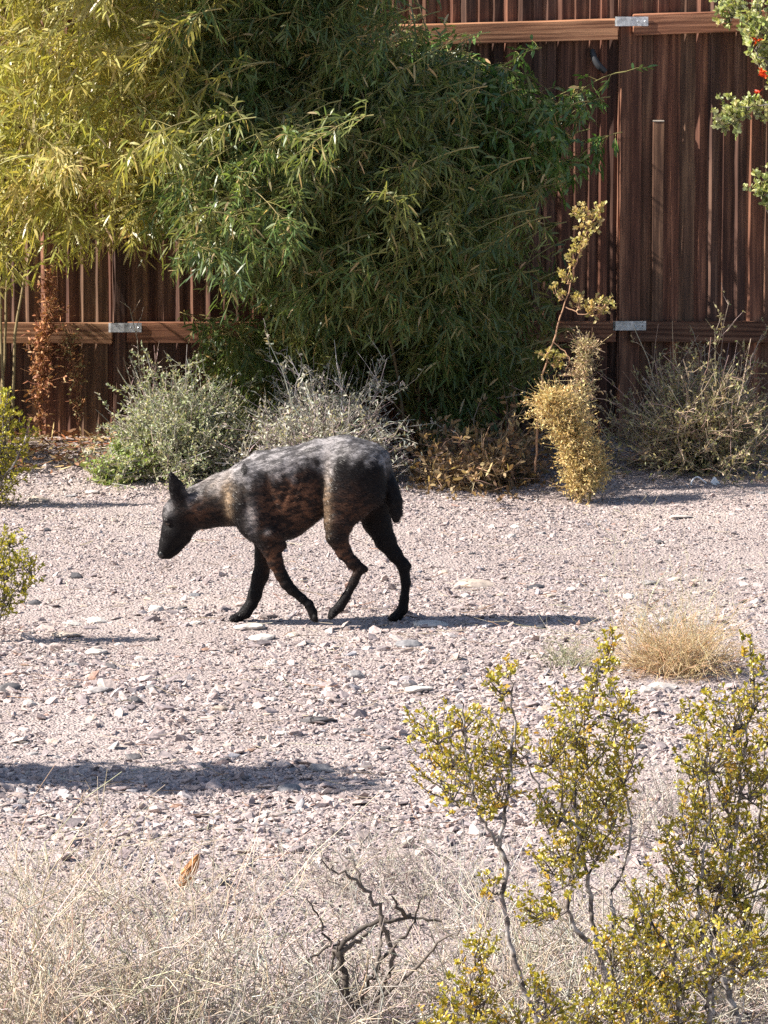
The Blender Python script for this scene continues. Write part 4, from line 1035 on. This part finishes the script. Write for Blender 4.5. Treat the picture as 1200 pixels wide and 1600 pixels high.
# ---- litter
def litter():
    rng = np.random.default_rng(111)
    g = Geo(); n = 5200
    x = rng.uniform(-3, 3, n); y = FY - 0.1 - rng.random(n) ** 1.5 * 1.0
    m = rng.random(n) < (0.5 + 0.5 * np.sin(x * 2.3 + 1.0) ** 2)
    x, y = x[m], y[m]; n = len(x)
    p = np.stack([x, y, hgt(x, y) + rng.uniform(0.006, 0.035, n)], 1)
    d = spread(rng, n) * [1, 1, 0.3]
    face = np.tile([0, 0, 1.0], (n, 1)) + rng.normal(0, 0.45, (n, 3))
    blades(g, p, d, rng.uniform(0.03, 0.085, n), rng.uniform(0.008, 0.02, n), mixcol(rng, n, [(0.36, 0.2, 0.1), (0.5, 0.36, 0.18), (0.24, 0.13, 0.08), (0.58, 0.45, 0.26), (0.42, 0.16, 0.07)], (2, 2, 3, 1.5, 0.8)), rng, -0.08, face=face)
    o = g.build('leaf_litter', M['straw'], None, 'stuff'); tag(o, 'dry brown and orange fallen leaves along the foot of the fence', 'leaf litter')
    # dry straws and crumbs scattered on the gravel
    g = Geo(); n = 700
    px = rng.uniform(0, 1200, n); py = rng.uniform(770, 1350, n)
    P0 = np.array([G(a, b) for a, b in zip(px, py)]) + [0, 0, 0.012]
    d = spread(rng, n) * [1, 1, 0.12]
    A = grow(rng, P0, d, rng.uniform(0.03, 0.11, n), 4, 0.15, (0, 0, 0)); A[..., 2] = np.maximum(A[..., 2], hgt(A[..., 0], A[..., 1]) + 0.01)
    tubes(g, A, np.ones((n, 4)) * 0.0012, mixcol(rng, n, STRAW + [(0.35, 0.2, 0.12), (0.2, 0.14, 0.1)]), 3)
    o = g.build('dry_straw', M['straw'], None, 'stuff'); tag(o, 'loose bits of dry straw scattered over the gravel', 'straw')
litter()
def brown_leaf():
    # large curled dead leaf: a cupped, pointed sheet with thickness
    b = G(285, 1392)
    nu, nv = 9, 5; V = []; rng = np.random.default_rng(7)
    for i in range(nu):
        t = i / (nu - 1); w = 0.024 * math.sin(math.pi * min(1, t * 0.93 + 0.05)) ** 0.8
        for j in range(nv):
            s = (j / (nv - 1) - 0.5) * 2
            V.append((s * w + 0.03 * t, 0.5 * w * s * s + rng.normal(0, 0.001), 0.105 * t + 0.008 * s * math.sin(3 * t)))
    F = [(i * nv + j, i * nv + j + 1, (i + 1) * nv + j + 1, (i + 1) * nv + j) for i in range(nu - 1) for j in range(nv - 1)]
    me = bpy.data.meshes.new('dead_leaf'); me.from_pydata(V, [], F)
    o = link('dead_leaf', me, flat_mat('dead_leaf_brown', (0.42, 0.19, 0.07), 0.6, 0, 0.3, 0.4, 60))
    s = o.modifiers.new('thick', 'SOLIDIFY'); s.thickness = 0.0012
    o.location = b + [0, 0, -0.004]; o.rotation_euler = (R(-12), R(14), R(20))
    tag(o, 'curled rusty brown dead leaf standing up in the dry grass', 'leaf')
brown_leaf()
def trash():
    rng = np.random.default_rng(9)
    b = G(1117, 760)
    me = hull_stone('plastic_scrap', rng, 18, 0.7, 0.35)
    o = link('plastic_scrap', me, M['plastic']); o.scale = (0.026, 0.02, 0.024); o.location = b + [0, 0, 0.014]
    tag(o, 'crumpled white plastic scrap at the edge of the brown grey bush', 'litter')
    q = [G(1080, 764) + [0, 0, 0.01], P(1081, 752, b[1]), P(1090, 745, b[1]), P(1104, 755, b[1])]
    o, _ = tube_obj('plastic_strap', q, [0.004, 0.0035, 0.003, 0.003], M['plastic'], None, 6)
    tag(o, 'thin bent white strap beside the crumpled plastic scrap', 'litter')
trash()

# ------------------------------------------------------------------ dog
def vnoise(p, seed):
    r = np.random.default_rng(seed).random((32, 32, 32))
    i = np.floor(p).astype(int); f = p - i; f = f * f * (3 - 2 * f); out = 0
    for a in (0, 1):
        for b in (0, 1):
            for c in (0, 1):
                wgt = (f[:, 0] if a else 1 - f[:, 0]) * (f[:, 1] if b else 1 - f[:, 1]) * (f[:, 2] if c else 1 - f[:, 2])
                out = out + wgt * r[(i[:, 0] + a) % 32, (i[:, 1] + b) % 32, (i[:, 2] + c) % 32]
    return out
def make_dog():
    Yf = float(G(500, 971)[1]); Y0 = Yf - 0.085              # far paws stand where the photo shows them
    S = 9000 / np.linalg.norm(P(450, 850, Y0) - CAM)         # photo pixels per metre here
    H = 0.0045; near_, far_ = -0.085, 0.085
    lo = np.array([P(228, 1010, Y0)[0], Y0 - 0.2, -0.03]); hi = np.array([P(650, 660, Y0)[0], Y0 + 0.2, P(600, 660, Y0)[2]])
    dim = np.ceil((hi - lo) / H).astype(int) + 1
    ax = [lo[i] + H * np.arange(dim[i]) for i in range(3)]
    Fd = np.full(dim, 1.0, np.float32)
    def seg(a, b, ra, rb, ky, k, pn=2.0):
        a, b = np.array(a), np.array(b)
        R_ = max(ra, rb) + k + 3 * H
        i0 = np.maximum(((np.minimum(a, b) - R_ - lo) / H).astype(int), 0); i1 = np.minimum(((np.maximum(a, b) + R_ - lo) / H).astype(int) + 2, dim)
        if np.any(i1 <= i0): return
        sl = tuple(slice(i0[i], i1[i]) for i in range(3))
        x, y, z = np.meshgrid(*(ax[i][sl[i]] for i in range(3)), indexing='ij')
        ba = b - a; q = float(ba @ ba) + 1e-12
        px, py, pz = x - a[0], y - a[1], z - a[2]
        h = np.clip((px * ba[0] + py * ba[1] + pz * ba[2]) / q, 0, 1)
        dx, dy, dz = px - ba[0] * h, (py - ba[1] * h) / ky, pz - ba[2] * h
        if pn == 2.0: d = np.sqrt(dx * dx + dy * dy + dz * dz)
        else: d = (np.sqrt(dx * dx + dz * dz) ** pn + np.abs(dy) ** pn) ** (1 / pn)
        d = d - (ra + (rb - ra) * h)
        A = Fd[sl]
        if True:
            hh = np.clip(0.5 + 0.5 * (A - d) / k, 0, 1); A[...] = A * (1 - hh) + d * hh - k * hh * (1 - hh)
    def chain(pts, ky=1.0, k=0.02, pn=2.0):
        w = [(P(a, b, Y0 + y), (r - 1.9 if (b > 852 and r > 7.6 and a > 320) else r) / S) for a, b, y, r in pts]
        for (p, r), (q, s) in zip(w, w[1:]): seg(p, q, r, s, ky, k, pn)
    n_, f_ = near_, far_
    # trunk: deep chest, tucked belly, croup
    chain([(402, 772, 0, 56), (436, 773, 0, 68)], 0.66, 0.03, 3.2)
    chain([(436, 773, 0, 68), (470, 758, 0, 57), (500, 736, 0, 43)], 0.68, 0.03, 3.2)
    chain([(500, 737, 0, 44), (540, 731, 0, 46), (568, 735, 0, 43)], 0.72, 0.03, 3.0)
    chain([(570, 736, 0, 43), (581, 751, 0, 31)], 0.85, 0.03)
    chain([(410, 722, 0, 17), (440, 720, 0, 15), (500, 705, 0, 14), (540, 696, 0, 13)], 1.0, 0.03)      # spine ridge
    # neck
    chain([(398, 772, 0, 52), (352, 780, 0, 40), (318, 791, 0, 34), (298, 796, 0, 30)], 0.74, 0.025)
    # skull, cheeks, muzzle
    chain([(290, 792, 0, 26), (277, 803, 0, 24)], 0.95, 0.018)
    chain([(284, 818, 0, 25), (275, 830, 0, 21)], 0.85, 0.015)
    chain([(272, 828, 0, 19), (264, 850, 0, 14.5), (259, 862, 0, 11.5)], 0.78, 0.014)
    chain([(286, 838, 0, 14), (272, 858, 0, 9), (266, 866, 0, 7)], 0.75, 0.01)                           # lower jaw
    chain([(257, 861, 0, 9.5), (254, 865, 0, 8)], 0.9, 0.006)                                           # nose
    for s in (-1, 1): chain([(264, 806, s * 0.03, 8), (262, 812, s * 0.032, 6)], 1, 0.01)                # brow
    # ears
    chain([(284, 783, -0.042, 15), (275, 760, -0.05, 11.5), (267, 742, -0.053, 4.5)], 0.34, 0.008)
    chain([(281, 787, 0.042, 14), (274, 766, 0.05, 9.5), (269, 750, 0.053, 3.5)], 0.45, 0.008)
    # shoulders and front legs
    for y in (n_, f_):
        chain([(390, 752, y * 0.7, 30), (392, 790, y * 0.85, 34), (402, 812, y * 0.9, 31)], 0.62, 0.022)
        chain([(402, 812, y * 0.9, 31), (420, 838, y * 0.95, 24)], 0.75, 0.022)
    chain([(420, 836, n_, 23), (424, 856, n_, 17), (431, 878, n_, 13), (440, 899, n_, 11), (447, 912, n_, 11)], 0.85, 0.014)
    chain([(434, 846, n_, 12), (440, 852, n_, 8)], 0.8, 0.012)
    chain([(447, 912, n_, 11), (456, 922, n_, 9.5), (472, 935, n_, 8.5), (482, 944, n_, 9)], 0.95, 0.008)
    chain([(482, 944, n_, 9), (488, 957, n_, 9), (490, 965, n_, 6)], 1.1, 0.006)
    chain([(417, 836, f_, 22), (414, 866, f_, 16.5), (407, 900, f_, 14), (398, 930, f_, 12), (393, 944, f_, 11.5)], 0.85, 0.014)
    chain([(393, 944, f_, 11), (384, 957, f_, 11), (374, 964, f_, 9), (366, 966, f_, 6.5)], 1.1, 0.008)
    # thighs and hind legs
    chain([(556, 742, n_ * 0.75, 46), (537, 786, n_ * 0.95, 32), (529, 816, n_, 22.5)], 0.52, 0.022)
    chain([(575, 770, n_ * 0.8, 28), (555, 796, n_ * 0.9, 18)], 0.7, 0.02)
    chain([(529, 816, n_, 22.5), (526, 838, n_, 16.5), (537, 862, n_, 13), (552, 880, n_, 11.5), (565, 889, n_, 9)], 0.75, 0.014)
    chain([(562, 888, n_, 9.5), (571, 890, n_, 4.5)], 0.8, 0.006)
    chain([(562, 889, n_, 10), (552, 910, n_, 8.6), (541, 932, n_, 8.8)], 0.95, 0.008)
    chain([(541, 932, n_, 9), (530, 949, n_, 10), (521, 957, n_, 7.5), (517, 962, n_, 5)], 1.05, 0.006)
    chain([(572, 748, f_ * 0.75, 42), (582, 790, f_ * 0.95, 27), (589, 815, f_, 22)], 0.55, 0.022)
    chain([(589, 815, f_, 21.5), (602, 845, f_, 15.5), (617, 866, f_, 13), (630, 882, f_, 11.5)], 0.75, 0.014)
    chain([(630, 880, f_, 11.5), (638, 884, f_, 5.5)], 0.8, 0.006)
    chain([(630, 884, f_, 11.5), (634, 910, f_, 9.2), (632, 935, f_, 8.8), (629, 952, f_, 10)], 0.95, 0.008)
    chain([(629, 952, f_, 10.5), (622, 961, f_, 10), (615, 964, f_, 7)], 1.1, 0.006)
    # mouth line
    # toes
    for (x, z, y, L, dx, dz) in ((367, 966, f_, 5, -5, 1), (615, 965, f_, 5, -5, 1), (518, 961, n_, 4.2, -3, 3), (490, 965, n_, 4.2, 1, 4)):
        for o in (-0.021, -0.0075, 0.0075, 0.021):
            e = 3 if abs(o) > 0.01 else 0
            chain([(x + e * 0.8, z, y + o, L), (x + dx + e, z + dz, y + o * 1.05, L * 0.8)], 0.85, 0.004)
    # tail hangs behind the thighs
    chain([(580, 716, 0, 15), (598, 737, -0.01, 14.5), (609, 760, -0.03, 13.5), (616, 784, -0.04, 12.5), (619, 801, -0.044, 10), (619, 811, -0.046, 6)], 0.9, 0.006)
    # muscle and rib relief
    xx, yy, zz = np.meshgrid(*ax, indexing='ij')
    rel = 0.0012 * np.sin(xx * 55 + zz * 18) * np.sin(zz * 38 + yy * 20) + 0.0005 * np.sin(xx * 120 - zz * 40) * np.sin(zz * 75)
    pxg = 600 + xx * S; pzg = 850 + (P(600, 850, Y0)[2] - zz) * S * 0.987
    ribm = np.exp(-(((pxg - 465) / 34) ** 2 + ((pzg - 772) / 36) ** 2))
    rel += ribm * 0.0022 * np.sin((pxg + 0.35 * (pzg - 772)) * 2 * np.pi / 13.0)
    rel += 0.006 * np.exp(-(((pxg - 383 - 0.25 * (pzg - 770)) / 5) ** 2 + ((pzg - 775) / 42) ** 2))      # groove before the shoulder blade
    rel += 0.006 * np.exp(-(((pxg - 425 - 0.2 * (pzg - 780)) / 6) ** 2 + ((pzg - 780) / 40) ** 2))        # groove behind it
    rel += 0.005 * np.exp(-(((pxg - 503) / 6) ** 2 + ((pzg - 770) / 45) ** 2))                            # flank fold
    ml = np.abs((pzg - 868) + (pxg - 258) * 0.72) / 1.23; mr = np.clip((pxg - 254) / 6, 0, 1) * np.clip((285 - pxg) / 5, 0, 1)
    rel += 0.0055 * np.exp(-(ml / 1.8) ** 2) * mr * (np.abs(yy - Y0) > 0.008)                              # mouth
    rel += 0.004 * np.exp(-(((pxg - 289 - 0.3 * (pzg - 820)) / 3) ** 2 + ((pzg - 825) / 16) ** 2))          # behind the cheek
    rel += 0.004 * np.exp(-(((pxg - 263) / 5) ** 2 + ((pzg - 820) / 4) ** 2))                             # eye socket
    Fd += rel.astype(np.float32)
    # --- surface nets
    ins = Fd < 0
    c = np.zeros(tuple(d - 1 for d in dim), np.int8)
    for i in (0, 1):
        for j in (0, 1):
            for l in (0, 1): c += ins[i:dim[0] - 1 + i, j:dim[1] - 1 + j, l:dim[2] - 1 + l]
    act = (c > 0) & (c < 8); ids = np.full(act.shape, -1, np.int32); cells = np.argwhere(act); ids[act] = np.arange(len(cells))
    acc = np.zeros((len(cells), 3)); cnt = np.zeros(len(cells))
    cor = [(i, j, l) for i in (0, 1) for j in (0, 1) for l in (0, 1)]
    val = {q: Fd[cells[:, 0] + q[0], cells[:, 1] + q[1], cells[:, 2] + q[2]] for q in cor}
    for q in cor:
        for a in range(3):
            if q[a] == 0:
                r = tuple(q[t] + (t == a) for t in range(3)); v0, v1 = val[q], val[r]
                m = (v0 < 0) != (v1 < 0); t = np.where(m, v0 / (v0 - v1 + 1e-12), 0)
                pt = np.array(q, float)[None] + np.eye(3)[a][None] * t[:, None]
                acc[m] += pt[m]; cnt[m] += 1
    V = lo + (cells + acc / cnt[:, None]) * H
    Q = []
    for a in range(3):
        b_, c_ = (a + 1) % 3, (a + 2) % 3
        s0 = [slice(None)] * 3; s1 = [slice(None)] * 3; s0[a] = slice(0, -1); s1[a] = slice(1, None)
        e = np.argwhere(ins[tuple(s0)] != ins[tuple(s1)])
        e = e[(e[:, b_] > 0) & (e[:, c_] > 0) & (e[:, b_] < dim[b_] - 1) & (e[:, c_] < dim[c_] - 1)]
        def idx(db, dc):
            w = e.copy(); w[:, b_] -= db; w[:, c_] -= dc
            return ids[w[:, 0], w[:, 1], w[:, 2]]
        q = np.stack([idx(1, 1), idx(0, 1), idx(0, 0), idx(1, 0)], 1)
        flip = ~ins[e[:, 0], e[:, 1], e[:, 2]]
        q[flip] = q[flip][:, ::-1]; Q.append(q)
    Q = np.concatenate(Q); Q = Q[(Q >= 0).all(1)]
    # keep paws on the ground
    zmin = V[:, 2].min()
    base = np.array([P(470, 850, Y0)[0], Y0, 0.0])
    # coat colour and painted sunlight, in the dog's own side view (photo pixel units)
    u = 600 + (V[:, 0] - P(600, 850, Y0)[0]) * S; w = 850 + (P(600, 850, Y0)[2] - V[:, 2]) * S * math.cos(R(9.3))
    def blob(cx, cy, rx, ry): return np.exp(-(((u - cx) / rx) ** 2 + ((w - cy) / ry) ** 2))
    q = V - base
    nz = 0.6 * vnoise(q * [34, 30, 22] + 5, 1) + 0.4 * vnoise(q * [85, 60, 48], 2)       # ragged patches
    qs = np.stack([q[:, 0] + 0.55 * q[:, 2], q[:, 1], q[:, 2] - 0.35 * q[:, 0]], 1)        # slanting brindle streaks
    stk = 0.55 * vnoise(qs * [36, 30, 130], 3) + 0.45 * vnoise(qs * [80, 60, 260], 4)
    stripe = np.clip((stk - 0.42) / 0.2, 0, 1)
    brown = np.clip(1.3 * blob(462, 778, 40, 34) + 0.7 * blob(428, 868, 14, 34) + 0.6 * blob(540, 860, 18, 30) + 0.6 * blob(550, 790, 26, 30) + 0.5 * blob(315, 795, 26, 20) + 0.4 * blob(410, 800, 20, 30), 0, 1) * (0.1 + 0.9 * stripe)
    tan_ = np.clip(0.7 * blob(357, 778, 7, 34) + 0.55 * blob(511, 775, 7, 50) + 0.3 * blob(340, 755, 30, 20), 0, 1) * (0.35 + 0.65 * stripe)
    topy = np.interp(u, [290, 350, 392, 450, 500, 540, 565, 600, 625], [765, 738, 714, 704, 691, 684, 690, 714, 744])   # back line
    reach = np.interp(u, [285, 350, 400, 450, 495, 512, 530, 550, 575, 600, 625], [8, 24, 27, 30, 20, 66, 28, 18, 12, 6, 0])  # how far the painted sunlight runs down, longest at the thigh front
    dep = (w - topy) - reach - 52 * (nz - 0.5)                  # sunlight on the back painted into the coat, ragged lower edge
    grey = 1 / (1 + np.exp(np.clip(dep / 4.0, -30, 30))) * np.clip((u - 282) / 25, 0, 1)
    grey = np.clip(grey + 1.2 * blob(394, 806, 8, 24) * (nz > 0.4) + 0.9 * blob(418, 822, 5, 5) + 0.5 * blob(262, 792, 10, 14), 0, 1)  # sunlit shoulder, small spot and brow painted in as well
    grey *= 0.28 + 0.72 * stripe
    dark = (blob(382, 768, 5, 16) + blob(383, 728, 5, 8)) > 0.35        # gaps in the painted sunlight, as along the shoulder crease
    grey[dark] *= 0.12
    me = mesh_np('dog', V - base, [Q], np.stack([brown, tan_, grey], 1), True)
    SUNC, BRNC, TANC = (0.27, 0.252, 0.255), (0.13, 0.06, 0.034), (0.3, 0.21, 0.135)  # the first one paints sunlight onto the black coat
    m, nt, b, out = new_mat('brindle_coat')
    at = N(nt, 'ShaderNodeAttribute', attribute_name='col'); sep = nt.nodes.new('ShaderNodeSeparateColor'); nt.links.new(at.outputs['Color'], sep.inputs[0])
    v = coords(nt, (30, 18, 9)); n1 = N(nt, 'ShaderNodeTexNoise'); n1.inputs['Scale'].default_value = 1.6; n1.inputs['Detail'].default_value = 5; n1.inputs['Distortion'].default_value = 0.8; nt.links.new(v, n1.inputs['Vector'])
    st = ramp(nt, [(0.4, (0, 0, 0)), (0.58, (1, 1, 1))]); nt.links.new(n1.outputs[0], st.inputs[0])
    v2 = coords(nt, (60, 60, 160)); n2 = N(nt, 'ShaderNodeTexNoise'); n2.inputs['Scale'].default_value = 2.2; n2.inputs['Detail'].default_value = 4; nt.links.new(v2, n2.inputs['Vector'])
    def mth(op, a, b_):
        q = N(nt, 'ShaderNodeMath', operation=op)
        for i, s in enumerate((a, b_)):
            if isinstance(s, (int, float)): q.inputs[i].default_value = s
            else: nt.links.new(s, q.inputs[i])
        return q.outputs[0]
    def mixc(f, a, b_):
        q = N(nt, 'ShaderNodeMix', data_type='RGBA')
        for i, s in ((0, f), (6, a), (7, b_)):
            if isinstance(s, tuple): q.inputs[i].default_value = (*s, 1)
            elif isinstance(s, (int, float)): q.inputs[i].default_value = s
            else: nt.links.new(s, q.inputs[i])
        return q.outputs[2]
    bas = mixc(sep.outputs[2], (0.006, 0.005, 0.0055), SUNC)
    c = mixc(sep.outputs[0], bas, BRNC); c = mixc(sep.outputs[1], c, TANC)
    hs = ramp(nt, [(0.3, (0.6, 0.6, 0.6)), (0.7, (1.4, 1.4, 1.4))]); nt.links.new(n2.outputs[0], hs.inputs[0])
    mm = N(nt, 'ShaderNodeMix', data_type='RGBA', blend_type='MULTIPLY'); mm.inputs[0].default_value = 1; nt.links.new(c, mm.inputs[6]); nt.links.new(hs.outputs[0], mm.inputs[7])
    nt.links.new(mm.outputs[2], b.inputs['Base Color'])
    b.inputs['Roughness'].default_value = 0.6; b.inputs['Specular IOR Level'].default_value = 0.1
    b.inputs['Sheen Weight'].default_value = 0.0; b.inputs['Sheen Roughness'].default_value = 0.35; b.inputs['Sheen Tint'].default_value = (0.9, 0.9, 1.0, 1)
    bump(nt, b, n2.outputs[0], 0.55, 0.004)
    dog = link('dog', me, m); dog.location = base
    tag(dog, 'dark brindle short haired dog walking with its head lowered to sniff the gravel', 'dog')
    # short coat lying back along the body
    rng = np.random.default_rng(77)
    nv = np.zeros(len(V) * 3, np.float32); me.vertex_normals.foreach_get('vector', nv); nv = nv.reshape(-1, 3)
    nh = 90000; i = rng.integers(0, len(V), nh)
    p = V[i] + rng.normal(0, H * 0.4, (nh, 3)); nn = nv[i]
    flow = np.stack([np.where(w[i] > 850, 0.25, 0.9), np.zeros(nh), np.where(w[i] > 850, -1.0, -0.45)], 1) + rng.normal(0, 0.18, (nh, 3))
    flow = unit(flow - nn * np.sum(flow * nn, 1, keepdims=True))
    d = unit(flow + nn * rng.uniform(0.05, 0.3, (nh, 1)))
    br_, tn_ = brown[i], tan_[i]
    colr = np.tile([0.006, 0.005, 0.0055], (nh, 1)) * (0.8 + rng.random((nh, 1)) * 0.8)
    for msk, cc in ((grey[i], SUNC), (br_, BRNC), (tn_, TANC)):
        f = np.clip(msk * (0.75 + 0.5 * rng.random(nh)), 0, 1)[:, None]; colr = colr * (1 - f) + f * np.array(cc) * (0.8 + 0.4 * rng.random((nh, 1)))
    g = Geo()
    blades(g, p - nn * 0.002, d, rng.uniform(0.007, 0.016, nh) * np.where(w[i] > 850, 0.6, 1) * np.where((u[i] < 300) & (w[i] > 790), 0.45, 1), rng.uniform(0.0007, 0.0012, nh), np.clip(colr, 0, 1), rng, 0.05, (1, 0.9, 0.6), face=nn + rng.normal(0, 0.45, (nh, 3)))
    fm = leaf_mat('fur_hair', 0.0, 0.38, 0.25)
    fb_ = next(q for q in fm.node_tree.nodes if q.type == 'BSDF_PRINCIPLED')
    fb_.inputs['Sheen Weight'].default_value = 0.0; fb_.inputs['Sheen Roughness'].default_value = 0.3
    fur = g.build('fur', fm, dog, 'stuff')
    # eyes
    for s in (-1, 1):
        bm = bmesh.new(); bmesh.ops.create_uvsphere(bm, u_segments=14, v_segments=10, radius=0.009)
        e = bpy.data.meshes.new('eye'); bm.to_mesh(e); bm.free()
        near_eye = np.argsort((u - 264) ** 2 + (w - 815) ** 2 + 1e3 * ((V[:, 1] - Y0) * s < 0.008))[:12]
        ep = V[near_eye].mean(0); ep[1] -= s * 0.0045
        o = link('eye', e, eye_m, dog); o.location = ep - base
        for q in e.polygons: q.use_smooth = True
    # nose leather
    bm = bmesh.new(); bmesh.ops.create_icosphere(bm, subdivisions=3, radius=1)
    for q in bm.verts:
        if q.co.x < -0.2 and abs(abs(q.co.y) - 0.45) < 0.25 and abs(q.co.z) < 0.35: q.co.x *= 0.72
    e = bpy.data.meshes.new('nose'); bm.to_mesh(e); bm.free()
    for q in e.polygons: q.use_smooth = True
    o = link('nose', e, nose_m, dog); o.location = P(253, 864.5, Y0) - base; o.scale = (0.017, 0.019, 0.016); o.rotation_euler = (0, R(20), 0)
    print('DOG verts', len(V), 'zmin', zmin)
eye_m = flat_mat('dog_eye', (0.02, 0.012, 0.008), 0.08, 0, 0.6, 0.2)
nose_m = flat_mat('nose_leather', (0.012, 0.012, 0.013), 0.4, 0, 0.5, 0.3, 400)
make_dog()
